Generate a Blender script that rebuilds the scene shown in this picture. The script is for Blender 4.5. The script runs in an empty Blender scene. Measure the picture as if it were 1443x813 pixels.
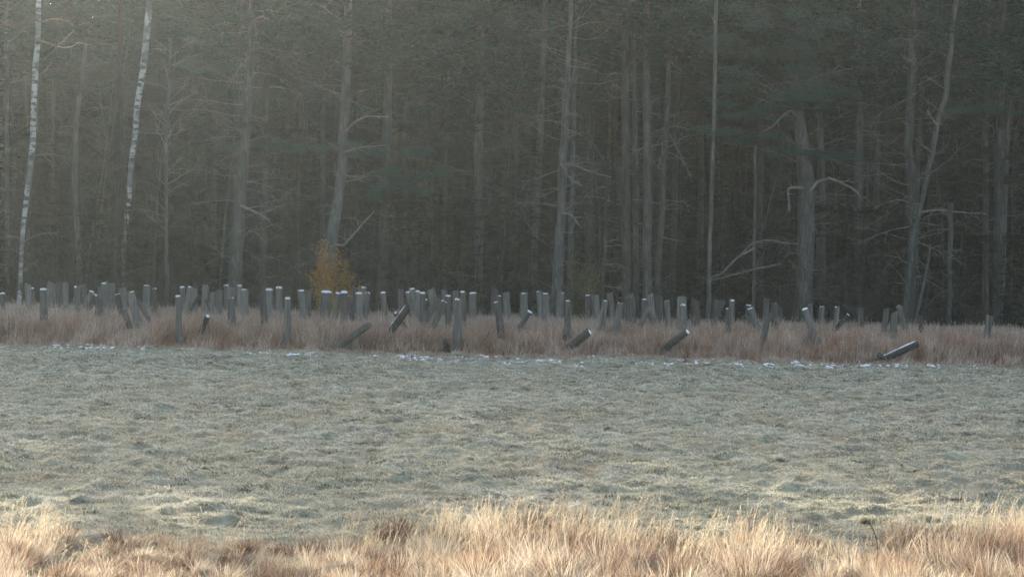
import bpy, math, random
import numpy as np
from mathutils import Matrix, Vector

random.seed(7)
rng = np.random.default_rng(11)
SC = bpy.context.scene
COL = SC.collection
PI = math.pi
R = math.radians

# ------------------------------------------------------------------ camera
F_PX, PW, PH = 3086.0, 1443.0, 813.0          # photo pixels
CAM_H, HORIZON, ROLL = 4.3, 320.0, 1.3
PITCH = math.degrees(math.atan((PH / 2 - HORIZON) / F_PX))
cam_d = bpy.data.cameras.new('camera')
cam = bpy.data.objects.new('camera', cam_d)
COL.objects.link(cam)
cam_d.sensor_width = 36.0
cam_d.lens = 36.0 * F_PX / PW
cam_d.clip_start, cam_d.clip_end = 0.5, 2000
M3 = Matrix.Rotation(R(90 - PITCH), 3, 'X') @ Matrix.Rotation(R(ROLL), 3, 'Z')
cam.matrix_world = Matrix.Translation((0, 0, CAM_H)) @ M3.to_4x4()
SC.camera = cam


def at(px, py, Y):
    """world point at depth Y that the photograph shows at pixel px, py"""
    d = M3 @ Vector(((px - PW / 2) / F_PX, -(py - PH / 2) / F_PX, -1.0))
    return Vector((d.x / d.y * Y, Y, CAM_H + d.z / d.y * Y))


def slope(px, py):
    d = M3 @ Vector(((px - PW / 2) / F_PX, -(py - PH / 2) / F_PX, -1.0))
    return d.z / d.y


def on_ground(px, py):
    return at(px, py, -CAM_H / slope(px, py))


# ------------------------------------------------------------------ noise
def _hash(i, j, s):
    n = (i.astype(np.int64) * 374761393 + j.astype(np.int64) * 668265263 + s * 974711) & 0xffffffff
    n = ((n ^ (n >> 13)) * 1274126177) & 0xffffffff
    n = n ^ (n >> 16)
    return (n & 0xffff) / 65535.0


def vnoise(x, y, s=0):
    x = np.asarray(x, float); y = np.asarray(y, float)
    i = np.floor(x); j = np.floor(y)
    fx = x - i; fy = y - j
    fx = fx * fx * (3 - 2 * fx); fy = fy * fy * (3 - 2 * fy)
    a = _hash(i, j, s); b = _hash(i + 1, j, s); c = _hash(i, j + 1, s); d = _hash(i + 1, j + 1, s)
    return (a * (1 - fx) + b * fx) * (1 - fy) + (c * (1 - fx) + d * fx) * fy


def edge_y(x):
    return 72.4 + 0.9 * (vnoise(np.asarray(x) * .35, 0 * np.asarray(x), 5) - .5) + .5 * (vnoise(np.asarray(x) * 1.7, 0 * np.asarray(x), 6) - .5)


def height(x, y):
    x = np.asarray(x, float); y = np.asarray(y, float)
    a = vnoise(x / 1.3 + .3 * y, y / .9, 1) - .5
    b = vnoise(x / .36, y / .30, 2)
    c = vnoise(x / .30 + 5, y / .20, 3) - .5
    z = .04 * a + .11 * (b ** 2 - .33) + .06 * c * (.4 + 1.2 * b) + .08 * (vnoise(x / 7, y / 7, 4) - .5)
    e = edge_y(x)
    lip = np.exp(-((y - e + .3) / .5) ** 2) * .10 * vnoise(x / .8, y / .8, 8)
    k = np.clip((y - e) / 1.0, 0, 1)
    return z * (1 - .5 * k) + lip


# ------------------------------------------------------------------ mesh building
class MB:
    def __init__(s):
        s.ch = []; s.n = 0

    def add(s, V, F, h=None, r=None):
        V = np.asarray(V, float).reshape(-1, 3); F = np.asarray(F, np.int64)
        if h is None: h = np.zeros(len(V))
        if r is None: r = np.full(len(V), rng.random())
        s.ch.append((V, F + s.n, np.asarray(h, float), np.asarray(r, float)))
        s.n += len(V)

    def tube(s, pts, rad, n=6, cap=True, jit=0.0):
        P = np.asarray(pts, float)
        rad = np.broadcast_to(np.asarray(rad, float), (len(P),))
        T = np.gradient(P, axis=0)
        T /= np.linalg.norm(T, axis=1)[:, None] + 1e-9
        ref = np.array([1.0, 0, 0]) if abs(T[0, 0]) < .8 else np.array([0, 1.0, 0])
        A = np.cross(T, ref); A /= np.linalg.norm(A, axis=1)[:, None] + 1e-9
        B = np.cross(T, A)
        th = np.linspace(0, 2 * PI, n, endpoint=False)
        rr = rad[:, None] * (1 + jit * (rng.random((len(P), n)) - .5))
        V = P[:, None, :] + rr[..., None] * (np.cos(th)[None, :, None] * A[:, None, :] + np.sin(th)[None, :, None] * B[:, None, :])
        m = len(P)
        i = np.arange(m - 1)[:, None] * n; j = np.arange(n)[None, :]
        j2 = (j + 1) % n
        Fq = np.stack([i + j, i + j2, i + n + j2, i + n + j], -1).reshape(-1, 4)
        V = V.reshape(-1, 3)
        h = np.repeat(np.linspace(0, 1, m), n)
        s.add(V, Fq, h)
        if cap:
            b = s.n - len(V)
            C = np.vstack([P[0], P[-1]])
            r0 = s.ch[-1][3][0]
            s.ch.append((C, np.zeros((0, 3), np.int64), np.array([0., 1.]), np.array([r0, r0])))
            s.n += 2
            c0 = b + len(V); c1 = c0 + 1
            k = np.arange(n); k2 = (k + 1) % n
            F = np.vstack([np.stack([np.full(n, c0), b + k2, b + k], -1),
                           np.stack([np.full(n, c1), b + (m - 1) * n + k, b + (m - 1) * n + k2], -1)])
            s.ch.append((np.zeros((0, 3)), F, np.zeros(0), np.zeros(0)))

    def blades(s, B, D, L, W, side, droop=None, k=1, r=None):
        """grass blades or needles: base, direction, length, half width, side vector, droop vector"""
        B = np.asarray(B, float); N = len(B)
        L = np.broadcast_to(L, (N,)); W = np.broadcast_to(W, (N,))
        if droop is None: droop = np.zeros((N, 3))
        r = rng.random(N) if r is None else r
        rows = []
        hs = []
        for q in range(k):
            t = q / k
            c = B + D * (L * t)[:, None] + droop * (L * t * t)[:, None]
            w = W * (1 - .55 * t)
            rows += [c - side * w[:, None], c + side * w[:, None]]; hs += [t, t]
        rows.append(B + D * L[:, None] + droop * L[:, None]); hs.append(1.0)
        m = len(rows)
        V = np.stack(rows, 1).reshape(-1, 3)
        base = (np.arange(N) * m)[:, None]
        h = np.tile(np.array(hs), N); rr = np.repeat(r, m)
        F3 = base + np.array([[2 * k - 2, 2 * k - 1, 2 * k]])
        n0 = s.n
        s.add(V, F3, h, rr)
        for q in range(k - 1):
            F4 = base + np.array([[2 * q, 2 * q + 1, 2 * q + 3, 2 * q + 2]]) + n0
            s.ch.append((np.zeros((0, 3)), F4, np.zeros(0), np.zeros(0)))

    def arrays(s):
        V = np.vstack([c[0] for c in s.ch]); h = np.concatenate([c[2] for c in s.ch]); r = np.concatenate([c[3] for c in s.ch])
        return V, [c[1] for c in s.ch if len(c[1])], h, r

    def add_arrays(s, arr, mat4=None):
        V, Fs, h, r = arr
        if mat4 is not None:
            Mx = np.array(mat4); V = V @ Mx[:3, :3].T + Mx[:3, 3]
        n0 = s.n
        s.ch.append((V, np.zeros((0, 3), np.int64), h, r)); s.n += len(V)
        for F in Fs: s.ch.append((np.zeros((0, 3)), F + n0, np.zeros(0), np.zeros(0)))

    def mesh(s, name, mat, smooth=False):
        V, Fs, h, r = s.arrays()
        me = bpy.data.meshes.new(name)
        me.vertices.add(len(V)); me.vertices.foreach_set('co', V.astype(np.float32).ravel())
        loops = np.concatenate([F.ravel() for F in Fs]).astype(np.int32)
        cnt = np.concatenate([np.full(len(F), F.shape[1]) for F in Fs])
        st = np.concatenate([[0], np.cumsum(cnt)[:-1]]).astype(np.int32)
        me.loops.add(len(loops)); me.loops.foreach_set('vertex_index', loops)
        me.polygons.add(len(cnt)); me.polygons.foreach_set('loop_start', st)
        me.polygons.foreach_set('use_smooth', np.full(len(cnt), smooth))
        for nm, a in (('h', h), ('r', r)):
            at_ = me.attributes.new(nm, 'FLOAT', 'POINT'); at_.data.foreach_set('value', a.astype(np.float32))
        me.update(calc_edges=True)
        me.validate()
        me.materials.append(mat)
        return me

    def obj(s, name, mat, parent=None, smooth=False, loc=None):
        o = bpy.data.objects.new(name, s.mesh(name, mat, smooth))
        COL.objects.link(o)
        if parent: o.parent = parent
        if loc is not None: o.location = loc
        return o


def tag(o, label=None, cat=None, group=None, kind=None):
    if label: o['label'] = label
    if cat: o['category'] = cat
    if group: o['group'] = group
    if kind: o['kind'] = kind
    return o


def empty(name, loc, label=None, cat=None, group=None):
    o = bpy.data.objects.new(name, None); COL.objects.link(o)
    o.location = loc; o.empty_display_size = .3
    return tag(o, label, cat, group)


# ------------------------------------------------------------------ materials
def new_mat(name):
    m = bpy.data.materials.new(name); m.use_nodes = True
    nt = m.node_tree; nt.nodes.clear()
    out = nt.nodes.new('ShaderNodeOutputMaterial')
    return m, nt, out


def N(nt, t, **kw):
    n = nt.nodes.new('ShaderNode' + t)
    for k, v in kw.items():
        if k in n.inputs: n.inputs[k].default_value = v
        else: setattr(n, k, v)
    return n


def ramp(nt, fac, stops):
    n = nt.nodes.new('ShaderNodeValToRGB')
    cr = n.color_ramp
    while len(cr.elements) > 1: cr.elements.remove(cr.elements[0])
    cr.elements[0].position = stops[0][0]; cr.elements[0].color = (*stops[0][1], 1)
    for p, c in stops[1:]:
        e = cr.elements.new(p); e.color = (*c, 1)
    nt.links.new(fac, n.inputs['Fac'])
    return n.outputs['Color']


def mix(nt, fac, a, b, mode='MIX'):
    n = nt.nodes.new('ShaderNodeMix'); n.data_type = 'RGBA'; n.blend_type = mode
    if isinstance(fac, float): n.inputs[0].default_value = fac
    else: nt.links.new(fac, n.inputs[0])
    for i, v in ((6, a), (7, b)):
        if isinstance(v, tuple): n.inputs[i].default_value = (*v, 1)
        else: nt.links.new(v, n.inputs[i])
    return n.outputs[2]


def obj_coord(nt, scale, src='Object'):
    tc = N(nt, 'TexCoord'); mp = N(nt, 'Mapping'); mp.inputs['Scale'].default_value = scale
    nt.links.new(tc.outputs[src], mp.inputs['Vector'])
    return mp.outputs[0]


def noise(nt, vec, scale=1.0, detail=4.0, rough=.6):
    n = N(nt, 'TexNoise'); n.inputs['Scale'].default_value = scale
    n.inputs['Detail'].default_value = detail; n.inputs['Roughness'].default_value = rough
    nt.links.new(vec, n.inputs['Vector'])
    return n.outputs['Fac']


def leafy(name, stops_r, base_col, base_to=.35, transl=.35, patch=None):
    """blade material: colour by blade (r), base colour near the root (h)"""
    m, nt, out = new_mat(name)
    ar = N(nt, 'Attribute'); ar.attribute_name = 'r'
    ah = N(nt, 'Attribute'); ah.attribute_name = 'h'
    c = ramp(nt, ar.outputs['Fac'], stops_r)
    if patch:
        sc_, col, lo, hi = patch
        nz = noise(nt, obj_coord(nt, sc_), 1.0, 3.0)
        f = ramp(nt, nz, [(lo, (0, 0, 0)), (hi, (1, 1, 1))])
        c = mix(nt, f, c, mix(nt, 1.0, c, col, 'MULTIPLY'))
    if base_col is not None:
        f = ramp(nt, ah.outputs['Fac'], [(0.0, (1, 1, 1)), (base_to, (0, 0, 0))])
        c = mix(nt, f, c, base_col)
    d = N(nt, 'BsdfDiffuse'); t = N(nt, 'BsdfTranslucent'); mx = N(nt, 'MixShader'); mx.inputs[0].default_value = transl
    nt.links.new(c, d.inputs['Color']); nt.links.new(c, t.inputs['Color'])
    nt.links.new(d.outputs[0], mx.inputs[1]); nt.links.new(t.outputs[0], mx.inputs[2])
    nt.links.new(mx.outputs[0], out.inputs['Surface'])
    return m


def bark(name, c0, c1, c2, sc=(9, 9, 1.6), vary=.5, lo=.75):
    m, nt, out = new_mat(name)
    v = obj_coord(nt, sc)
    n1 = noise(nt, v, 1.0, 6.0, .7)
    c = ramp(nt, n1, [(.3, c0), (.5, c1), (.72, c2)])
    n2 = noise(nt, obj_coord(nt, (.6, .6, .35)), 1.0, 3.0)
    c = mix(nt, ramp(nt, n2, [(.4, (0, 0, 0)), (.65, (vary, vary, vary))]), c, tuple(x * .5 for x in c1))
    oi = N(nt, 'ObjectInfo')
    k = ramp(nt, oi.outputs['Random'], [(0, (lo, lo, lo)), (1, (1.2, 1.17, 1.12))])
    c = mix(nt, 1.0, c, k, 'MULTIPLY')
    b = N(nt, 'BsdfPrincipled'); b.inputs['Roughness'].default_value = .9; b.inputs['Specular IOR Level'].default_value = .2
    bp = N(nt, 'Bump'); bp.inputs['Strength'].default_value = .8; bp.inputs['Distance'].default_value = .03
    nt.links.new(n1, bp.inputs['Height']); nt.links.new(bp.outputs[0], b.inputs['Normal'])
    nt.links.new(c, b.inputs['Base Color']); nt.links.new(b.outputs[0], out.inputs['Surface'])
    return m


M = {}
M['bark_grey'] = bark('bark_grey', (.025, .026, .023), (.075, .077, .068), (.15, .152, .138))
M['bark_dark'] = bark('bark_dark', (.010, .010, .009), (.028, .028, .025), (.06, .06, .053))
M['bark_pale'] = bark('bark_pale', (.03, .031, .028), (.098, .10, .09), (.19, .193, .177))
M['twig'] = bark('twig', (.024, .025, .022), (.06, .062, .055), (.10, .103, .093), (3, 3, 3), .2)
M['twig_dead'] = bark('twig_dead', (.09, .088, .08), (.18, .175, .16), (.26, .255, .23), (3, 3, 3), .2)
M['post_wood'] = bark('post_wood', (.055, .051, .043), (.17, .16, .14), (.30, .285, .255), (16, 16, 1.1), .6, .55)
M['post_dark'] = bark('post_dark', (.035, .033, .028), (.105, .098, .086), (.20, .19, .17), (16, 16, 1.1), .5, .6)
M['needles'] = leafy('needles', [(0, (.012, .032, .024)), (.6, (.022, .056, .043)), (1, (.035, .078, .06))], None, transl=.2)
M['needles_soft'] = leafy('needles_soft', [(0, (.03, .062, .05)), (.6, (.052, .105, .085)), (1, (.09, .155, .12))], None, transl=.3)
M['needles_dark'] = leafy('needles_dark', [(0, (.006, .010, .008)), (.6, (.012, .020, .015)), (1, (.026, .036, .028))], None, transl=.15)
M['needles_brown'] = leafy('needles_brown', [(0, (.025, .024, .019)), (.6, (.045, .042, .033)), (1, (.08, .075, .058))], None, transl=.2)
M['orange_leaf'] = leafy('orange_leaf', [(0, (.32, .15, .045)), (.6, (.56, .30, .085)), (1, (.66, .44, .14))], None, transl=.4)
M['yellow_leaf'] = leafy('yellow_leaf', [(0, (.11, .10, .05)), (.6, (.19, .17, .07)), (1, (.26, .22, .10))], None, transl=.4)
M['brush'] = leafy('brush', [(0, (.015, .014, .012)), (.6, (.03, .028, .024)), (1, (.065, .058, .048))], None, transl=.1)
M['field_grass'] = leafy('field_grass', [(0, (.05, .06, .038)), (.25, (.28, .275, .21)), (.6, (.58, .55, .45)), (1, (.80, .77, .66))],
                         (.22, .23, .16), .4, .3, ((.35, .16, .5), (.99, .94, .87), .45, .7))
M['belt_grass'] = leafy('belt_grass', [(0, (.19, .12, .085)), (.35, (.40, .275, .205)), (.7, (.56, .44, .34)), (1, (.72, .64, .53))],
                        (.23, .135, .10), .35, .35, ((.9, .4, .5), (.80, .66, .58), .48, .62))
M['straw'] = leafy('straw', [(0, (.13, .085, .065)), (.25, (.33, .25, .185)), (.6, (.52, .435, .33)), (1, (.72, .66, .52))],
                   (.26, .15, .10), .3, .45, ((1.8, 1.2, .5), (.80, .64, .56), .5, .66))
M['straw_pale'] = leafy('straw_pale', [(0, (.42, .35, .24)), (.5, (.54, .48, .35)), (1, (.66, .61, .48))], (.45, .33, .23), .3, .5)


def birch_mat():
    m, nt, out = new_mat('birch_bark')
    n1 = noise(nt, obj_coord(nt, (2.2, 2.2, 5.5)), 1.0, 4.0, .6)
    n2 = noise(nt, obj_coord(nt, (1.0, 1.0, 1.1)), 1.3, 3.0, .6)
    c = ramp(nt, n1, [(.0, (.07, .065, .06)), (.45, (.06, .055, .05)), (.52, (.33, .33, .31)), (1, (.52, .52, .49))])
    c = mix(nt, ramp(nt, n2, [(.47, (0, 0, 0)), (.57, (.85, .85, .85))]), c, (.12, .12, .11))
    b = N(nt, 'BsdfPrincipled'); b.inputs['Roughness'].default_value = .7
    nt.links.new(c, b.inputs['Base Color']); nt.links.new(b.outputs[0], out.inputs['Surface'])
    return m


M['birch'] = birch_mat()
M['weed'] = leafy('weed', [(0, (.07, .045, .03)), (1, (.17, .12, .085))], None, transl=.1)


def snow_mat():
    m, nt, out = new_mat('snow')
    n1 = noise(nt, obj_coord(nt, (25, 25, 25)), 1.0, 4.0, .6)
    b = N(nt, 'BsdfPrincipled'); b.inputs['Roughness'].default_value = .6
    nt.links.new(ramp(nt, n1, [(.3, (.80, .83, .86)), (.7, (.92, .93, .94))]), b.inputs['Base Color'])
    bp = N(nt, 'Bump'); bp.inputs['Strength'].default_value = .4; bp.inputs['Distance'].default_value = .02
    nt.links.new(n1, bp.inputs['Height']); nt.links.new(bp.outputs[0], b.inputs['Normal'])
    nt.links.new(b.outputs[0], out.inputs['Surface'])
    return m


M['snow'] = snow_mat()


def ground_mat():
    m, nt, out = new_mat('ground_soil')
    tc = N(nt, 'TexCoord'); sp = N(nt, 'SeparateXYZ'); nt.links.new(tc.outputs['Object'], sp.inputs[0])
    n1 = noise(nt, obj_coord(nt, (6, 6, 6)), 1.0, 5.0, .7)
    n2 = noise(nt, obj_coord(nt, (.4, .2, .4)), 1.0, 3.0, .6)
    field = ramp(nt, n1, [(.3, (.13, .135, .09)), (.5, (.26, .275, .20)), (.7, (.40, .41, .32))])
    field = mix(nt, ramp(nt, n2, [(.45, (0, 0, 0)), (.7, (.7, .7, .7))]), field, (.26, .21, .14))
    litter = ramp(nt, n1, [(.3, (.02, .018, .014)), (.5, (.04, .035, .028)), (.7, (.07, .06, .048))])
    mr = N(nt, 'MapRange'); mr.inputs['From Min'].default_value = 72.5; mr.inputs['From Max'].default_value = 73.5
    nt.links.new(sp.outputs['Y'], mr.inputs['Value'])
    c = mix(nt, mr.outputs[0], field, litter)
    b = N(nt, 'BsdfPrincipled'); b.inputs['Roughness'].default_value = .95; b.inputs['Specular IOR Level'].default_value = .1
    bp = N(nt, 'Bump'); bp.inputs['Strength'].default_value = .6; bp.inputs['Distance'].default_value = .05
    nt.links.new(n1, bp.inputs['Height']); nt.links.new(bp.outputs[0], b.inputs['Normal'])
    nt.links.new(c, b.inputs['Base Color']); nt.links.new(b.outputs[0], out.inputs['Surface'])
    return m


M['ground'] = ground_mat()

# ------------------------------------------------------------------ ground sheet
def ground():
    xs = np.concatenate([-np.array([420, 250, 150, 90, 60, 42, 33, 27]), np.arange(-23, 23.01, .10), np.array([27, 33, 42, 60, 90, 150, 250, 420])])
    ys = np.concatenate([np.array([-200, -80, -30, 0, 10, 15]), np.arange(19, 77, .10), np.arange(77, 95, .4),
                         np.array([96, 100, 110, 130, 160, 220, 320, 450])])
    X, Y = np.meshgrid(xs, ys)
    Z = height(X, Y)
    V = np.stack([X, Y, Z], -1).reshape(-1, 3)
    nx = len(xs); i = np.arange(len(ys) - 1)[:, None] * nx + np.arange(nx - 1)[None, :]
    F = np.stack([i, i + 1, i + nx + 1, i + nx], -1).reshape(-1, 4)
    mb = MB(); mb.add(V, F)
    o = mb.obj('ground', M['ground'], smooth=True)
    tag(o, 'flat frosted meadow ground running back to the woods', 'ground', kind='structure')


ground()


def hill():  # added dark backstop that closes the sky gaps behind the trees
    xs = np.linspace(-430, 430, 90); ys = np.array([176, 182, 190, 200, 212, 228, 250, 280, 330, 430])
    X, Y = np.meshgrid(xs, ys)
    Z = -.6 + 24 * np.clip((Y - 178) / 45, 0, 1) ** .8 * (.8 + .4 * vnoise(X / 40, Y / 40, 90)) + 1.5 * (vnoise(X / 9, Y / 9, 91) - .5)
    Z[0] = -.6
    V = np.stack([X, Y, Z], -1).reshape(-1, 3); nx = len(xs)
    i = np.arange(len(ys) - 1)[:, None] * nx + np.arange(nx - 1)[None, :]
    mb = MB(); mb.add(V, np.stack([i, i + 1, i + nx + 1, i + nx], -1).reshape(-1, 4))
    tag(mb.obj('hill', M['ground'], smooth=True), 'low dark hillside rising behind the woods', 'hill', kind='structure')


hill()


def wobble_dirs(n, tilt, bias=(0, 0)):
    az = rng.random(n) * 2 * PI
    tl = np.abs(rng.normal(0, tilt, n))
    D = np.stack([np.sin(tl) * np.cos(az) + bias[0], np.sin(tl) * np.sin(az) + bias[1], np.cos(tl)], -1)
    return D / np.linalg.norm(D, axis=1)[:, None], az


def sides(n):
    a = rng.normal(0, .7, n)
    return np.stack([np.cos(a), np.sin(a), np.zeros(n)], -1)


# ------------------------------------------------------------------ frosted field grass
def field_grass():
    mb = MB()
    bands = [(22, 34, 1500, .0045), (34, 46, 1000, .0065), (46, 60, 620, .009), (60, 73.2, 430, .012)]
    for y0, y1, dens, w in bands:
        half = y1 * .2338 + 1.2
        n = int((y1 - y0) * 2 * half * dens)
        x = (rng.random(n) * 2 - 1) * half; y = y0 + rng.random(n) * (y1 - y0)
        cl = vnoise(x / .36, y / .30, 2)
        big = vnoise(x / 2.5, y / 1.6, 21)
        keep = (rng.random(n) < .25 + 1.1 * cl) & (y < edge_y(x) + .4)
        x, y, cl, big = x[keep], y[keep], cl[keep], big[keep]; n = len(x)
        z = height(x, y) - .01
        az = vnoise(x / .9, y / .7, 9) * 4 * PI + rng.normal(0, .7, n)
        lift = rng.uniform(.15, 1.2, n)
        D = np.stack([np.cos(az) * np.cos(lift), np.sin(az) * np.cos(lift), np.sin(lift)], -1)
        L = (.06 + .08 * rng.random(n)) * (.6 + .9 * cl)
        tall = (rng.random(n) < .006 + .03 * (y < 36) * (big > .5))
        L = np.where(tall, L * 2.4, L)
        droop = np.stack([np.cos(az) * .3, np.sin(az) * .3, -np.full(n, .45)], -1)
        mb.blades(np.stack([x, y, z], -1), D, L, w * (.6 + .8 * rng.random(n)), sides(n), droop, 2,
                  r=np.clip(rng.normal(.12, .16, n) + .62 * np.clip(cl * 1.5, 0, 1) + (big - .5) * .2, 0, 1))  # hollows toned darker for their shade, hummock tops paler with frost
    # low tufts coloured dark to paint the shade beneath hummocks
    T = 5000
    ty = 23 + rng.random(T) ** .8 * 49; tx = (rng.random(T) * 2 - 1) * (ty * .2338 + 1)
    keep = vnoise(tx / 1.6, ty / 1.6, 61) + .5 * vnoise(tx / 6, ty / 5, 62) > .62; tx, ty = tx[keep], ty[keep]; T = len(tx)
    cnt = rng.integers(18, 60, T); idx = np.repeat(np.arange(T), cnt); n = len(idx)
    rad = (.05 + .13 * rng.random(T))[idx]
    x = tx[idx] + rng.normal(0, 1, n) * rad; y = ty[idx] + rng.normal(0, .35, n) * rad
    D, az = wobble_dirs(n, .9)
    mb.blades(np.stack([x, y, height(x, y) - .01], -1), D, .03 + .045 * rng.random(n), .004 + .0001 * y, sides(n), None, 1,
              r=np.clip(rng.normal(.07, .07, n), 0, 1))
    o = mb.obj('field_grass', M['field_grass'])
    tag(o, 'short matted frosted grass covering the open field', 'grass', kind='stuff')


# ------------------------------------------------------------------ reddish grass belt round the posts
def belt_grass():
    mb = MB()
    n = 330000
    x = (rng.random(n) * 2 - 1) * 25.5; y = 72.2 + rng.random(n) ** 1.25 * 22
    e = edge_y(x)
    cl = vnoise(x / .45, y / .5, 31); big = vnoise(x / 2.4, y / 1.8, 32); fine = vnoise(x / .16, y / .3, 33)
    keep = (y > e + .25 * cl) & (rng.random(n) < .35 + .9 * cl) & (np.abs(x) < y * .2338 + 2.2)
    x, y, cl, big, e, fine = x[keep], y[keep], cl[keep], big[keep], e[keep], fine[keep]; n = len(x)
    D, az = wobble_dirs(n, .20, (.03, -.03))
    D[:, 0] += (vnoise(x / .35, y / .5, 34) - .5) * .7; D /= np.linalg.norm(D, axis=1)[:, None]
    ramp_in = np.clip((y - e) / 1.2, .35, 1)
    L = (.45 + .35 * rng.random(n) + .35 * big + .35 * cl) * ramp_in * (.95 - .022 * np.clip(y - 75, 0, 30))
    u = x / y                      # grass cut to the camera's sight line so each post shows lower down
    for (ua, ub, dd, sl, pr) in EXCL:
        hit = (u > ua - .0025) & (u < ub + .0025) & (y < dd) & (y > dd - 7) & (rng.random(n) < np.where((u > ua) & (u < ub), pr, .8))
        L = np.where(hit, np.clip(CAM_H + sl * y + rng.normal(0, .04, n), .12, L), L)
    tallb = rng.random(n) < .04
    L = np.where(tallb, L * 1.35, L)
    droop = np.stack([np.cos(az) * .25, np.sin(az) * .25, -.12 * np.ones(n)], -1) * rng.random(n)[:, None]
    mb.blades(np.stack([x, y, height(x, y) - .03], -1), D, L, .007 + .010 * rng.random(n), sides(n), droop, 2,
              r=np.clip(rng.normal(.45, .24, n) + (y - 76) * .018 + (big - .5) * .6 + (fine - .5) * .7 + .35 * tallb, 0, 1))
    # bent pale litter spilling over the edge onto the field
    m = 26000
    xe = (rng.random(m) * 2 - 1) * 18.5; ye = edge_y(xe) + rng.normal(.15, .45, m) * (.5 + vnoise(xe / .7, 0 * xe, 36)); az = rng.normal(-PI / 2, 1.3, m); lf = rng.uniform(.1, 1.1, m)
    De = np.stack([np.cos(az) * np.cos(lf), np.sin(az) * np.cos(lf), np.sin(lf)], -1)
    mb.blades(np.stack([xe, ye, height(xe, ye) - .01], -1), De, .10 + .26 * rng.random(m) * (.4 + vnoise(xe / .5, ye / .5, 35)), .010, sides(m), np.tile([0, 0, -.35], (m, 1)), 2,
              r=np.clip(rng.normal(.72, .25, m), 0, 1))
    # fluffy seed heads
    q = rng.random(n) < .25
    P = np.stack([x, y, height(x, y) - .03], -1)[q] + (D[q] + droop[q]) * L[q][:, None]
    for _ in range(3):
        D2, _a = wobble_dirs(len(P), .7)
        mb.blades(P - D[q] * (.10 * rng.random(len(P)))[:, None], D2, .07, .010, sides(len(P)), None, 1,
                  r=np.clip(rng.normal(.6, .2, len(P)), 0, 1))
    o = mb.obj('dry_grass', M['belt_grass'])
    tag(o, 'waist-high reddish brown dry grass the posts stand in', 'grass', kind='stuff')


# ------------------------------------------------------------------ sunlit dry grass close by
PXH = [(-80, .5), (0, .5), (60, .42), (150, .27), (420, .33), (520, .45), (640, .5), (740, .64), (830, .6), (900, .6), (960, .5),
       (1000, .45), (1070, .68), (1130, .4), (1230, .42), (1300, .72), (1360, .66), (1443, .7), (1520, .7)]
PXD = [(-80, 30.4), (0, 30.4), (90, 29.8), (300, 29.4), (480, 29.9), (640, 30.0), (740, 30.8), (850, 30.6), (960, 30.0), (1000, 30.0),
       (1090, 30.2), (1150, 29.7), (1240, 29.8), (1300, 30.6), (1443, 31.4), (1520, 31.4)]


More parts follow.
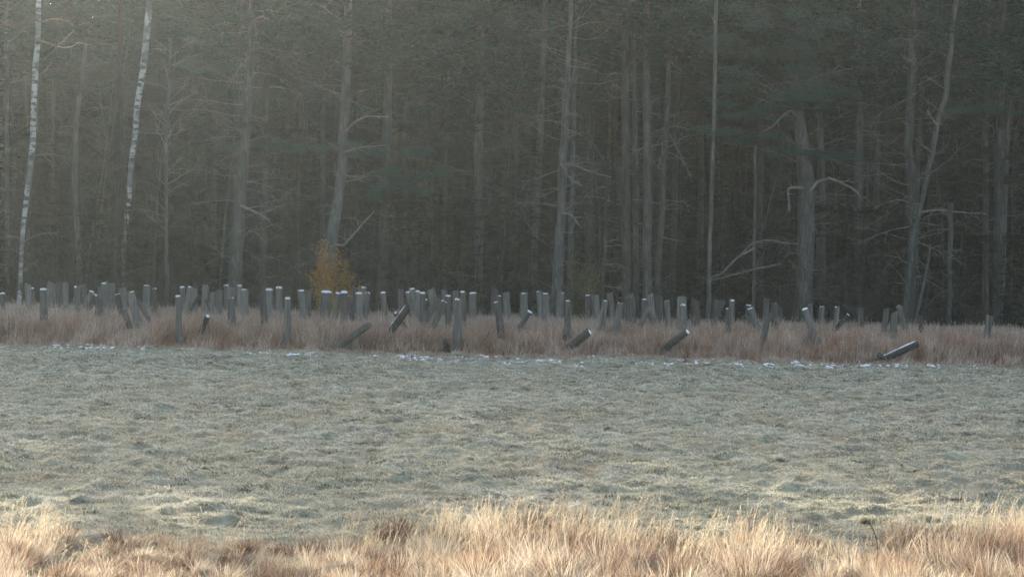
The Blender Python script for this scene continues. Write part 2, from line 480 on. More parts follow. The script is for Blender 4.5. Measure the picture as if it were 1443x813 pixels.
def near_grass():
    mb = MB(); pale = MB()

    def mask(x, y):
        px = x / y * F_PX + PW / 2
        D_ = np.interp(px, *zip(*PXD)); H_ = np.interp(px, *zip(*PXH))
        big = vnoise(x / 1.1, y / 1.0, 42)
        return np.clip((D_ + (big - .5) * 1.8 - y) / 1.4, 0, 1), H_, big
    # tussocks: bunches fanning out from one crown, each with its own colour and size
    T = 2300
    ty = 21.5 + rng.random(T) * 10; tx = (rng.random(T) * 2 - 1) * (ty * .2338 + .6)
    f, H_, big = mask(tx, ty)
    keep = rng.random(T) < f * (.22 + .85 * vnoise(tx / .8, ty / .8, 43))
    tx, ty, H_, big = [a[keep] for a in (tx, ty, H_, big)]; T = len(tx)
    tone = np.clip(np.where(rng.random(T) < .36, rng.uniform(0, .25, T), rng.normal(.62, .2, T)), 0, 1); size = rng.uniform(.5, 1.15, T); rad = .05 + .10 * rng.random(T)
    windx = rng.normal(.08, .22, T); windy = rng.normal(0, .18, T)
    cnt = (95 + 150 * rng.random(T) * size).astype(int)
    idx = np.repeat(np.arange(T), cnt); n = len(idx)
    a = rng.random(n) * 2 * PI; rr = np.sqrt(rng.random(n))
    ox, oy = np.cos(a) * rr, np.sin(a) * rr
    x = tx[idx] + ox * rad[idx]; y = ty[idx] + oy * rad[idx]
    D = np.stack([ox * .55 + windx[idx] + rng.normal(0, .24, n), oy * .55 + windy[idx] + rng.normal(0, .22, n), np.ones(n)], -1)
    D /= np.linalg.norm(D, axis=1)[:, None]
    L = H_[idx] * size[idx] * (.45 + .6 * rng.random(n))
    k = (rng.random(n) ** 1.2)[:, None]
    k = np.where(rng.random((n, 1)) < .16, k * 2.1, k)          # bent and broken blades
    droop = np.stack([ox * .5 + windx[idx], oy * .5 + windy[idx], -.45 * np.ones(n)], -1) * k
    mb.blades(np.stack([x, y, height(x, y) - .02], -1), D, L, .0020 + .0032 * rng.random(n), sides(n), droop, 4,
              r=np.clip(tone[idx] + rng.normal(0, .17, n), 0, 1))
    # loose fallen straw between the bunches
    n = 60000
    y = 21.5 + rng.random(n) * 10.5; x = (rng.random(n) * 2 - 1) * (y * .2338 + .6)
    f, H_, big = mask(x, y - .5)
    keep = rng.random(n) < f * (.5 + .6 * vnoise(x / .4, y / .4, 44)); x, y, H_, big = [q[keep] for q in (x, y, H_, big)]; n = len(x)
    az = vnoise(x / .5, y / .5, 45) * 4 * PI + rng.normal(0, .8, n); lf = rng.uniform(.1, 1.2, n)
    D = np.stack([np.cos(az) * np.cos(lf), np.sin(az) * np.cos(lf), np.sin(lf)], -1)
    droop = np.stack([np.cos(az) * .3, np.sin(az) * .3, -.5 * np.ones(n)], -1)
    mb.blades(np.stack([x, y, height(x, y)], -1), D, .14 + .3 * rng.random(n) * H_ * 1.6, .003 + .003 * rng.random(n), sides(n), droop, 3,
              r=np.clip(rng.normal(.5, .25, n) + (big - .5) * .6, 0, 1))
    # taller pale flowering stalks with drooping heads
    m = 9000
    y = 25.5 + rng.random(m) * 6.3; x = (rng.random(m) * 2 - 1) * (y * .2338 + .4)
    px = x / y * F_PX + PW / 2
    D_ = np.interp(px, *zip(*PXD)); H_ = np.interp(px, *zip(*PXH))
    cl = vnoise(x / .22, y / .5, 51); hot = np.interp(px, [0, 110, 150, 450, 560, 660, 900, 1100, 1180, 1280, 1443], [.9, .8, .3, .25, .7, 1.4, 1.3, 1.3, .4, .8, 1.0])
    keep = (y < D_ + .7) & (y > D_ - 3.0) & (rng.random(m) < cl ** 2 * 1.25 * hot)
    x, y, H_, cl = [a[keep] for a in (x, y, H_, cl)]; m = len(x)
    D, az = wobble_dirs(m, .16, (.06, 0))
    L = H_ * (.6 + .5 * rng.random(m)); B = np.stack([x, y, height(x, y)], -1)
    dr = np.stack([.25 + .25 * rng.random(m), .08 * rng.normal(size=m), -.18 * np.ones(m)], -1) * (rng.random(m) ** 1.5)[:, None] * 1.1
    pale.blades(B, D, L, .0035, sides(m), dr, 6)
    for q in range(12):                       # spikelets along the top third
        t = .66 + .34 * (q / 11.0)
        P = B + D * (L * t)[:, None] + dr * (L * t * t)[:, None]
        T = D + 2 * t * dr; T /= np.linalg.norm(T, axis=1)[:, None]
        D2 = T + rng.normal(0, .22, (m, 3)); D2 /= np.linalg.norm(D2, axis=1)[:, None]
        pale.blades(P, D2, .05 * (1.2 - .5 * q / 11), .0045, sides(m), None, 1)
    o = mb.obj('dry_grass_verge', M['straw'])
    tag(o, 'sunlit tangle of straw-coloured dry grass along the near verge', 'grass', kind='stuff')
    o = pale.obj('flowering_grass', M['straw_pale'])
    tag(o, 'tall pale flowering grass stalks above the near verge', 'grass', kind='stuff')


field_grass(); near_grass()

# ------------------------------------------------------------------ snow remnants at the field's edge
def lump(mb, c, rx, ry, rz, n=14, seed=0):
    rs = np.random.default_rng(seed)
    rings = [(1.0, -.6), (1.0, 0.1), (.8, .62), (.45, .92)]
    jit = 1 + .75 * (rs.random(n) - .5)
    V = []
    for k, z in rings:
        th = np.linspace(0, 2 * PI, n, endpoint=False)
        V.append(np.stack([c[0] + rx * k * jit * np.cos(th), c[1] + ry * k * jit * np.sin(th), c[2] + rz * (z + .25 * (rs.random(n) - .5))], -1))
    V = np.vstack(V + [np.array([[c[0], c[1], c[2] + rz]])])
    F = []
    for i in range(3):
        for j in range(n):
            F.append([i * n + j, i * n + (j + 1) % n, (i + 1) * n + (j + 1) % n, (i + 1) * n + j])
    T = [[3 * n + j, 3 * n + (j + 1) % n, 4 * n] for j in range(n)]
    n0 = mb.n
    mb.add(V, np.array(F)); mb.ch.append((np.zeros((0, 3)), np.array(T) + n0, np.zeros(0), np.zeros(0)))


def snow_patches():
    mb = MB()
    spots = [(86, 491, 14), (122, 490, 12), (148, 489, 16), (158, 492, 22), (132, 494, 14), (210, 490, 10), (200, 493, 8), (355, 498, 16), (375, 497, 10), (417, 502, 18),
             (440, 501, 9), (527, 503, 8), (565, 504, 10), (578, 503, 12), (590, 505, 18), (603, 502, 7), (615, 506, 10), (650, 505, 12),
             (683, 503, 14), (700, 504, 8), (715, 512, 7), (736, 507, 14), (760, 508, 12), (782, 510, 10), (787, 508, 8), (812, 501, 10), (815, 514, 9), (835, 505, 8),
             (900, 513, 12), (915, 512, 8), (945, 513, 12), (983, 513, 18), (960, 509, 8), (1045, 516, 10), (1080, 517, 14), (1120, 514, 12), (1132, 515, 16), (1165, 517, 12),
             (1176, 518, 16), (1190, 514, 10), (1216, 517, 16), (1228, 519, 18), (1250, 518, 22), (1270, 518, 12), (1305, 515, 12), (1315, 519, 14), (1328, 515, 10), (1345, 517, 12), (1372, 520, 8)]
    for i, (px, py, w) in enumerate(spots):
        for q in range(8):
            p = on_ground(px + random.uniform(-.75, .75) * w, py + random.uniform(-1.6, 1.6))
            s = w / F_PX * p.y * random.choice([.08, .12, .2, .38])
            e = float(edge_y(p.x))
            z = float(height(p.x, p.y))
            lump(mb, (p.x, p.y, z + .03), s * .6, .06 + .16 * random.random(), .010 + .022 * random.random(), seed=i * 5 + q)
    o = mb.obj('snow', M['snow'], smooth=True)
    tag(o, 'thin broken snow remnants along the far edge of the field', 'snow', kind='stuff')


snow_patches()

# ------------------------------------------------------------------ posts
# strip origin, then (x top, y top, x low, y low, width, cap) in the strip's own zoomed pixels
Zm = 5.772
STRIPS = {
 0: [(20,197,22,300,45,2),(228,126,236,290,60,0),(262,155,275,260,38,2),(350,163,352,400,64,2),(425,110,410,300,74,0),(478,105,480,260,50,0),
     (535,108,530,290,55,0),(628,143,625,330,62,2),(678,124,690,260,45,0),(745,183,715,290,50,2),(772,208,742,310,40,2),(808,240,800,360,64,1),
     (812,140,816,230,50,0),(850,115,856,280,66,2),(907,112,905,280,60,0),(955,202,978,330,50,1),(992,150,1002,300,70,0),
     (1057,185,1115,470,74,1),(1195,130,1190,290,62,1),(1248,155,1255,300,56,1),(1120,240,1190,400,40,0)],
 240: [(65,220,70,590,50,2),(97,145,110,300,46,2),(155,147,140,300,42,2),(195,158,190,300,60,0),(285,138,285,300,58,2),(238,213,185,315,26,0),
     (288,238,322,350,30,0),(345,190,345,350,45,0),(398,170,398,350,60,0),(453,132,455,330,46,2),(490,148,490,240,60,0),(490,230,500,440,62,1),
     (565,132,562,300,48,2),(605,163,605,330,66,1),(752,203,765,430,62,0),(805,168,805,400,58,3),(885,152,885,310,56,3),(957,237,940,600,60,2),
     (1062,175,1082,400,66,2),(1122,168,1116,400,62,0),(1270,187,1265,320,88,3),(1362,195,1350,320,48,2),(1415,190,1415,330,60,3)],
 480: [(52,213,92,430,52,1),(122,160,120,320,50,0),(190,150,180,260,50,2),(150,195,155,390,66,2),(218,192,210,300,46,2),(343,190,350,320,48,2),
     (490,163,490,340,55,0),(582,160,602,280,52,2),(553,187,566,300,52,2),(624,180,625,350,46,2),(668,193,665,350,50,2),(682,245,660,390,54,2),
     (732,160,765,330,70,0),(790,235,700,450,66,0),(840,258,770,480,60,1),(873,218,882,440,56,2),(843,172,850,240,54,0),
     (932,178,935,300,62,0),(958,245,950,620,74,2),(995,185,1000,470,48,2),(1075,195,1075,320,66,2),(1256,155,1250,340,62,0),(1285,215,1290,300,40,1),
     (1278,265,1300,560,64,1),(1345,192,1350,350,66,0)],
 720: [(105,195,105,340,74,1),(150,345,88,475,50,2),(226,180,235,350,44,1),(279,195,281,350,70,1),(405,190,400,350,64,1),(470,255,455,560,58,1),
     (625,210,625,330,55,1),(680,208,690,350,70,0),(768,255,740,490,52,1),(805,195,815,340,55,0),(892,275,858,530,60,1),
     (955,220,945,350,55,0),(982,215,986,350,64,0),(1085,242,1080,340,48,1),(1135,215,1146,350,60,0),(1127,300,1080,440,36,0),(1215,215,1215,340,45,0),
     (1268,255,1280,440,50,1),(1382,220,1376,480,66,0),(1400,292,1405,500,54,2)],
 960: [(15,225,20,380,60,0),(115,245,115,440,74,0),(290,248,278,400,55,0),(340,255,275,450,50,0),(410,255,410,390,50,2),(380,318,380,500,50,1),
     (552,290,545,400,56,1),(565,315,620,520,60,1),(690,245,690,400,55,0),(718,350,680,560,55,0),(757,278,760,400,60,1),(805,310,800,400,50,0),
     (1005,325,1085,600,60,2),(1045,285,1052,420,50,0),(1143,303,1135,430,50,1),(1268,305,1260,450,42,1),(1360,370,1275,490,40,1)],
 1193: [(112,312,112,430,52,0),(325,315,305,500,50,0),(390,348,368,560,60,0),(430,305,462,480,55,0),(605,370,605,490,40,0),
     (1150,372,1136,540,32,0),(1180,376,1166,540,30,0)],
}
# leaning logs whose cut end or side shows: photo px of the raised end, of the foot, width, depth of foot, depth offset of the raised end, cap, label
LOGS = [
 (521,457,474,491,10,73.0,-.35,0,'bare dark log leaning low out of the grass edge, left of mid row'),
 (576,432,552,466,10,76.0,-.3,4,'steeply slanting grey post with pale upper edge left of mid row'),
 (830,467,803,489,12,73.6,-.42,5,'dark slanting log showing a round snowy end, front of grass, nearer mid row'),
 (968,467,940,488,10,73.3,-.40,5,'dark slanting log showing a small snowy end under a tall double post'),
 (1294,484,1253,503,9,72.6,-.2,4,'dark nearly fallen log with a white snow line on top, at the right'),
 (292,446,282,470,8,76.5,-.6,5,'short dark leaning stub with snow-dabbed tip at the left of the row'),
 (557,441,568,458,7,79.0,-.7,5,'short tilted post showing only its round white snowy end'),
 (1239,500,1247,508,8,72.4,-.3,0,'small broken dark stub beside the fallen log at right edge of meadow'),
 (175,438,183,462,8,76.0,.2,0,'dark leaning post pressed against the big leaning grey post at left'),
 (628,481,632,496,9,72.9,-.4,0,'low dark rotten stump at the foot of the grass near mid row'),
]
ZONES = [(50, 'at the far left end'), (115, 'right of the left birch'), (165, 'below the right birch'), (240, 'right of the right birch'), (300, 'below the slim greenish trunk'),
         (352, 'below the big forked pine'), (410, 'right of the forked pine'), (455, 'left of the orange shrub'), (520, 'by the orange shrub'), (600, 'right of the orange shrub'),
         (655, 'left of the middle'), (712, 'in the middle'), (780, 'right of the middle'), (830, 'by the yellowish shrub'),
         (890, 'right of the yellowish shrub'), (945, 'below the dark trunk cluster'), (1000, 'left of the pale pole'), (1060, 'right of the pale pole'),
         (1120, 'left of the broken pine'), (1180, 'right of the broken pine'), (1275, 'before the grey twisted pine'), (1500, 'at the far right end')]


def post_mesh(P, Q, r, seed, bare_end=False):
    """a weathered round log from foot Q to top P, local to Q"""
    rs = np.random.default_rng(seed)
    mb = MB()
    a = np.array(P - Q); L = np.linalg.norm(a)
    k = max(5, int(L / .22))
    t = np.linspace(0, 1, k)
    bow = rs.normal(0, .012, 2)
    pts = [a * q + np.array([math.sin(q * PI) * bow[0], math.sin(q * PI) * bow[1], 0]) for q in t]
    n = 14
    rad = np.array([r * (1.10 - .14 * q + .05 * (rs.random() - .5)) for q in t])
    # ring pattern shared by all rings -> vertical flutes and splits
    mb.tube(pts, rad, n, cap=True, jit=.05)
    V, Fs, h, rr = mb.arrays()
    fl = 1 + .16 * (rs.random(n) - .5); fl[rs.integers(n)] *= .52; fl[rs.integers(n)] *= .7
    ax = np.array(pts)
    for i in range(k):
        c = ax[i]
        V[i * n:(i + 1) * n] = c + (V[i * n:(i + 1) * n] - c) * fl[:, None]
    tiltv = rs.normal(0, .24, 2)              # saw cut not quite square
    top = V[(k - 1) * n:k * n]; c = ax[-1]
    u = a / L
    top += u[None, :] * ((top - c) @ np.array([tiltv[0], tiltv[1], 0]))[:, None]
    V[(k - 1) * n:k * n] = top
    if rs.random() < .45:                     # rotten, splintered top
        k_ = (rs.random(n) - .35) * .10
        V[(k - 1) * n:k * n] += u[None, :] * k_[:, None]
    out = MB(); out.add_arrays((V, Fs, h, rr))
    return out


def cap_mesh(P, Q, r, seed, thick, cover):
    """snow lying on the log's top, local to Q"""
    rs = np.random.default_rng(seed + 99)
    mb = MB()
    a = np.array(P - Q); L = np.linalg.norm(a); u = a / L
    ref = np.array([1.0, 0, 0])
    A = ref - u * (ref @ u); A /= np.linalg.norm(A); B = np.cross(u, A)
    n = 16; th = np.linspace(0, 2 * PI, n, endpoint=False)
    jit = 1 + .12 * (rs.random(n) - .5)
    ca = rs.uniform(0, 2 * PI)
    off = (A * math.cos(ca) + B * math.sin(ca)) * r * (1 - cover) * .9
    rings = [(.93, -.012), (1.0, thick * .35), (.90, thick * .85), (.5, thick * 1.1)]
    V = []
    for k, z in rings:
        V.append(a + off + (r * cover * k * jit)[:, None] * (np.cos(th)[:, None] * A + np.sin(th)[:, None] * B) + u * z)
    V = np.vstack(V + [(a + off + u * thick * 1.15)[None, :], (a + off - u * .012)[None, :]])
    F = [[i * n + j, i * n + (j + 1) % n, (i + 1) * n + (j + 1) % n, (i + 1) * n + j] for i in range(3) for j in range(n)]
    T = [[3 * n + j, 3 * n + (j + 1) % n, 4 * n] for j in range(n)] + [[(j + 1) % n, j, 4 * n + 1] for j in range(n)]
    mb.add(V, np.array(F)); mb.ch.append((np.zeros((0, 3)), np.array(T), np.zeros(0), np.zeros(0)))
    return mb


def strip_mesh(P, Q, r, seed):
    """thin line of frost lying along the upper side of a slanting log"""
    a = np.array(P - Q); L = np.linalg.norm(a); u = a / L
    up = np.array([0, 0, 1.0]); n_ = up - u * (up @ u); n_ /= np.linalg.norm(n_)
    rs = np.random.default_rng(seed)
    mb = MB()
    t = np.linspace(.25, .99, 14)
    mb.tube([a * q + n_ * (r * .96) for q in t], [r * (.20 + .18 * rs.random()) * (1 if 0 < i < 13 else .3) for i in range(14)], 8)
    return mb


posts = []
for x0, rows in STRIPS.items():
    for (xt, yt, xb, yb, w, cap) in rows:
        posts.append([x0 + xt / Zm, 380 + yt / Zm, x0 + xb / Zm, 380 + yb / Zm, w / Zm, cap])
posts.sort(key=lambda p: p[0])
ORD = ['', 'second ', 'third ', 'fourth ', 'fifth ', 'sixth ', 'seventh ']
recs = []; EXCL = []
for i, p in enumerate(posts):
    xt, yt, xb, yb, w, cap = p
    rs = random.Random(i * 17 + 3)
    if abs(xt - xb) / max(yb - yt, 1) > .05: xb = xt + (xb - xt) * 1.3
    lean = math.degrees(math.atan2(xt - xb, yb - yt)) - 1.3
    H = rs.uniform(1.58, 1.76)
    if abs(lean) > 14: H = rs.uniform(1.4, 1.6)
    d = (H - CAM_H) / slope(xt, yt)
    d_est = (.65 - CAM_H) / slope(xb, yb)
    if d < 81 and d_est > d + 3: d = min((d + 2 * d_est) / 3, (1.12 - CAM_H) / slope(xt, yt))
    elif d_est < d - 4 and yb > 455: d = max(d_est + 4, (2.0 - CAM_H) / slope(xt, yt))
    d = min(max(d, 73.4), 92.5)
    P = at(xt, yt, d); q = at(xb, yb, d)
    k = (P.z + .15) / (P.z - q.z)
    Q = P + (q - P) * k
    EXCL.append((min(P.x / P.y, q.x / q.y) - .0028, max(P.x / P.y, q.x / q.y) + .0028, d + .15, slope(xb, yb), .97))
    r = w / 2 / F_PX * d * .95
    size = 'thick' if w > 11 else ('slim' if w < 9 else 'medium')
    top = {0: 'bare top', 1: 'faint snow cap', 2: 'white snow cap', 3: 'heavy snow cap'}[cap]
    ln = 'upright' if abs(lean) < 5 else ('right-leaning' if lean > 0 else 'left-leaning')
    row = 'front' if d < 79 else ('middle' if d < 85.5 else 'back')
    zone = next(z for lim, z in ZONES if xt < lim)
    recs.append(dict(P=P, Q=Q, r=r, cap=cap, key=(size, ln, top, row, zone), x=xt, seed=i))
seen = {}
for rc in recs:
    k = rc['key']; seen[k] = seen.get(k, 0) + 1; rc['n'] = seen[k]
for rc in recs:
    size, ln, top, row, zone = rc['key']
    k = seen[rc['key']]
    nth = '' if k == 1 else (['leftmost ', 'next ', 'third ', 'fourth '][rc['n'] - 1] if k > 2 else ['left one of two ', 'right one of two '][rc['n'] - 1])
    lab = f"{nth}{size} {ln} log post, {top}, {row} rank, {zone}"
    if len(lab.replace('-', ' ').split()) > 16: lab = lab.replace(' log post,', ' post,').replace(' rank', '')
    e = empty('log_post', rc['Q'], lab, 'post', 'cut log posts standing in rows in the dry grass')
    dark = (rc['seed'] * 7919) % 5 == 0
    body = post_mesh(rc['P'], rc['Q'], rc['r'], rc['seed'])
    body.obj('log', M['post_dark' if dark else 'post_wood'], e, smooth=False)
    if rc['cap']:
        th = {1: .024, 2: .05, 3: .075}[rc['cap']]
        cap_mesh(rc['P'], rc['Q'], rc['r'], rc['seed'], th, {1: .8, 2: .88, 3: 1.03}[rc['cap']]).obj('snow_cap', M['snow'], e, smooth=True)
for i, (xt, yt, xb, yb, w, d, dy, cap, lab) in enumerate(LOGS):
    P = at(xt, yt, d + dy); Q = at(xb, yb, d)
    Q = P + (Q - P) * 1.25 if Q.z > .1 else Q
    if Q.z > .1: Q = P + (Q - P) * ((P.z + .1) / max(P.z - Q.z, .05)) if (P.z + .1) / max(P.z - Q.z, .05) < 3 else Q
    r = w / 2 / F_PX * d
    EXCL.append((min(xt - PW / 2, xb - PW / 2) / F_PX - .002, max(xt - PW / 2, xb - PW / 2) / F_PX + .002, max(d, d + dy) + .3, slope(xb, yb), .97))
    e = empty('leaning_log', Q, lab, 'log', 'slanting logs among the posts')
    post_mesh(P, Q, r, 500 + i).obj('log', M['post_dark'], e)
    if cap == 4: strip_mesh(P, Q, r, i).obj('snow_line', M['snow'], e, smooth=True)
    if cap == 5: cap_mesh(P, Q, r, 700 + i, .02, .72).obj('snow_cap', M['snow'], e, smooth=True)

belt_grass()

# ------------------------------------------------------------------ trees
def curve_path(p0, d0, L, k, rs, wander=.15, grav=0.0):
    """polyline of k+1 points starting at p0 in direction d0"""
    pts = [np.array(p0, float)]; d = np.array(d0, float)
    for i in range(k):
        d = d + rs.normal(0, wander, 3); d[2] += grav / k
        d /= np.linalg.norm(d)
        pts.append(pts[-1] + d * L / k)
    return np.array(pts), d


def dead_limbs(mb, path, z0, z1, n, Lr, rs, r0=.022, subs=7, up=.1, grav=-.5, side_bias=None):
    """dry limbs carrying finer and finer twigs"""
    Z = path[:, 2]
    for i in range(n):
        z = z0 + (z1 - z0) * rs.random()
        c = np.array([np.interp(z, Z, path[:, j]) for j in range(3)])
        az = rs.uniform(0, 2 * PI)
        d = np.array([math.cos(az), math.sin(az), up + rs.normal(0, .18)])
        L = rs.uniform(*Lr)
        pts, _ = curve_path(c, d / np.linalg.norm(d), L, 5, rs, .16, grav * rs.uniform(-.3, 1))
        rr = r0 * rs.uniform(.6, 1.2) * (L / Lr[1]) ** .5
        mb.tube(pts, np.linspace(rr, rr * .3, 6), 4, cap=False)
        for s in range(rs.integers(max(1, subs // 2), subs + 1)):
            t = rs.uniform(.25, .98) * 5; j = int(t); f = t - j
            q = pts[j] * (1 - f) + pts[min(j + 1, 5)] * f
            ax = pts[min(j + 1, 5)] - pts[j]; ax /= np.linalg.norm(ax)
            dd = ax + rs.normal(0, .55, 3); dd /= np.linalg.norm(dd)
            L2 = L * rs.uniform(.2, .5)
            p2, _ = curve_path(q, dd, L2, 3, rs, .2, grav * .4)
            mb.tube(p2, np.linspace(rr * .38, .003, 4), 3, cap=False)
            for s2 in range(3):
                j2 = rs.integers(1, 4)
                dd = (p2[j2] - p2[j2 - 1]); dd /= np.linalg.norm(dd)
                dd = dd + rs.normal(0, .6, 3); dd /= np.linalg.norm(dd)
                p3 = np.array([p2[j2], p2[j2] + dd * L2 * .35])
                mb.tube(p3, [.004, .0025], 3, cap=False)


def needle_spray(mb, pts, rs, n, L=.22, W=.016, spread=.25):
    """needle tufts spread along a limb"""
    pts = np.asarray(pts); m = len(pts) - 1
    t = rs.random(n) ** .7 * m * .999; j = t.astype(int); f = (t - j)[:, None]
    B = pts[j] * (1 - f) + pts[j + 1] * f
    tuft = rs.normal(0, 1, (max(4, n // 18), 3)) * np.array([spread, spread, spread * .42])
    B = B + tuft[rs.integers(0, len(tuft), n)] * (.3 + .7 * (t / m))[:, None]
    D = rs.normal(0, 1, (n, 3)); D[:, 2] = np.abs(D[:, 2]) * .5 - .1; D /= np.linalg.norm(D, axis=1)[:, None]
    S = np.cross(D, rs.normal(0, 1, (n, 3))); S /= np.linalg.norm(S, axis=1)[:, None] + 1e-9
    mb.blades(B, D, L * (.6 + .6 * rs.random(n)), W, S, np.tile([0, 0, -.15], (n, 1)), 1, r=np.clip(rs.normal(.5, .22, n), 0, 1))


def pine_crown(rs, z0, z1, Lmax, nl, per, L=.34, W=.030):
    """limbs with layered needle masses between z0 and z1"""
    mb = MB(); wood = MB()
    for i in range(nl):
        f = i / nl; z = z0 + (z1 - z0) * f + rs.normal(0, .15)
        az = i * 2.4 + rs.normal(0, .4)
        Lb = Lmax * (1 - .75 * f) * rs.uniform(.55, 1.1)
        d = np.array([math.cos(az), math.sin(az), .12 + .35 * f])
        pts, _ = curve_path((0, 0, z), d / np.linalg.norm(d), Lb, 5, rs, .10, .3)
        wood.tube(pts, np.linspace(.035, .008, 6), 4, cap=False)
        for s in range(3):
            q = pts[rs.integers(2, 5)]
            a2 = az + rs.choice([-1, 1]) * rs.uniform(.4, 1.0)
            p2, _ = curve_path(q, np.array([math.cos(a2), math.sin(a2), .1]), Lb * .45, 3, rs, .1, .1)
            wood.tube(p2, np.linspace(.015, .005, 4), 3, cap=False)
            needle_spray(mb, p2, rs, int(per * .25), L, W, .32)
        needle_spray(mb, pts[1:], rs, int(per * .5), L, W, .34)
    return mb, wood


def spruce(rs, H, per=36):
    """young shade fir with foliage to the ground"""
    mb = MB(); tr = MB()
    pts, _ = curve_path((0, 0, -.1), (0, 0, 1), H, 8, rs, .02)
    tr.tube(pts, np.linspace(.07 + H * .006, .015, 9), 6)
    nl = int(H * 11)
    for i in range(nl):
        f = (i + rs.random()) / nl; z = .25 + (H - .3) * f
        Lb = (.35 + H * .20 * (1 - f) ** .8) * rs.uniform(.6, 1.1)
        az = rs.uniform(0, 2 * PI)
        p2, _ = curve_path((0, 0, z), np.array([math.cos(az), math.sin(az), .1]), Lb, 4, rs, .06, -.45)
        tr.tube(p2, np.linspace(.014, .004, 5), 3, cap=False)
        needle_spray(mb, p2, rs, int(per * (.5 + Lb * .5)), .17, .022, .14)
    return mb, tr


def bare_bush(rs, H):
    mb = MB()
    for i in range(16):
        az = rs.uniform(0, 2 * PI); d = np.array([math.cos(az) * .5, math.sin(az) * .5, 1.0])
        pts, _ = curve_path((rs.normal(0, .15), rs.normal(0, .15), -.05), d / np.linalg.norm(d), H * rs.uniform(.6, 1.05), 5, rs, .14, -.1)
        mb.tube(pts, np.linspace(.016, .004, 6), 4, cap=False)
        for s in range(9):
            j = rs.integers(1, 5); dd = pts[j + 1] - pts[j]; dd /= np.linalg.norm(dd); dd = dd + rs.normal(0, .5, 3); dd /= np.linalg.norm(dd)
            p2, _ = curve_path(pts[j], dd, H * .3, 3, rs, .2)
            mb.tube(p2, np.linspace(.006, .003, 4), 3, cap=False)
            for q in range(2):
                dd = rs.normal(0, 1, 3); dd[2] = abs(dd[2]); dd /= np.linalg.norm(dd)
                mb.tube([p2[2], p2[2] + dd * H * .14], [.004, .002], 3, cap=False)
    return mb


def trunk_from(px_path, d, H, rs, w_end=.06, seed_jit=.02):
    """trunk through photo pixels [(x, y, width)...] from low to high at depth d, carried on up to H; returns base point, local path, radii"""
    P = [at(x, y, d) for x, y, w in px_path]; W = [w / 2 / F_PX * d for x, y, w in px_path]
    # down to the ground
    a, b = P[0], P[1]
    k = (a.z + .1) / max(b.z - a.z, .3)
    k = min(k, 1.2)
    base = a - (b - a) * k
    base = Vector((base.x, d, 0.0))
    pts = [np.array((0, 0, -.15))]; rad = [W[0] * 1.35]
    for p, w in zip(P, W):
        l = np.array(p - base)
        if l[2] > .3: pts.append(l); rad.append(w)
    last = pts[-1]; dirn = pts[-1] - pts[-2]; dirn /= np.linalg.norm(dirn)
    if H > last[2] + 1:
        m = max(2, int((H - last[2]) / 2.0))
        for i in range(1, m + 1):
            f = i / m
            pts.append(last + (dirn * (1 - f * .6) + np.array([0, 0, f * .6])) * (H - last[2]) * f)
            rad.append(rad[len(px_path) if False else -1] * .86 if f < 1 else w_end)
    pts = np.array(pts); rad = np.array(rad)
    # refine
    t = np.concatenate([[0], np.cumsum(np.linalg.norm(np.diff(pts, axis=0), axis=1))])
    tt = np.linspace(0, t[-1], int(t[-1] / .7) + 2)
    pp = np.stack([np.interp(tt, t, pts[:, j]) for j in range(3)], -1)
    rr = np.interp(tt, t, rad)
    pp[1:-1, :2] += rs.normal(0, seed_jit, (len(pp) - 2, 2))
    return base, pp, rr


def build_crown_meshes():
    out = []
    for s in range(4):
        rs = np.random.default_rng(300 + s)
        n, w = pine_crown(rs, 0.0, 10.5, 3.8, 42, 240, .34, .05)
        out.append((n.mesh('needles', M['needles']), w.mesh('limbs', M['twig'])))
    return out


CROWNS = build_crown_meshes()


def attach_crown(e, k, loc, sc=1.0, rz=0.0):
    o = bpy.data.objects.new('crown', CROWNS[k][0]); COL.objects.link(o); o.parent = e; o.location = loc; o.scale = (sc, sc, sc); o.rotation_euler = (0, 0, rz)
    w = bpy.data.objects.new('limb', CROWNS[k][1]); COL.objects.link(w); w.parent = o


G_FRONT = 'tall trees at the front of the woods'
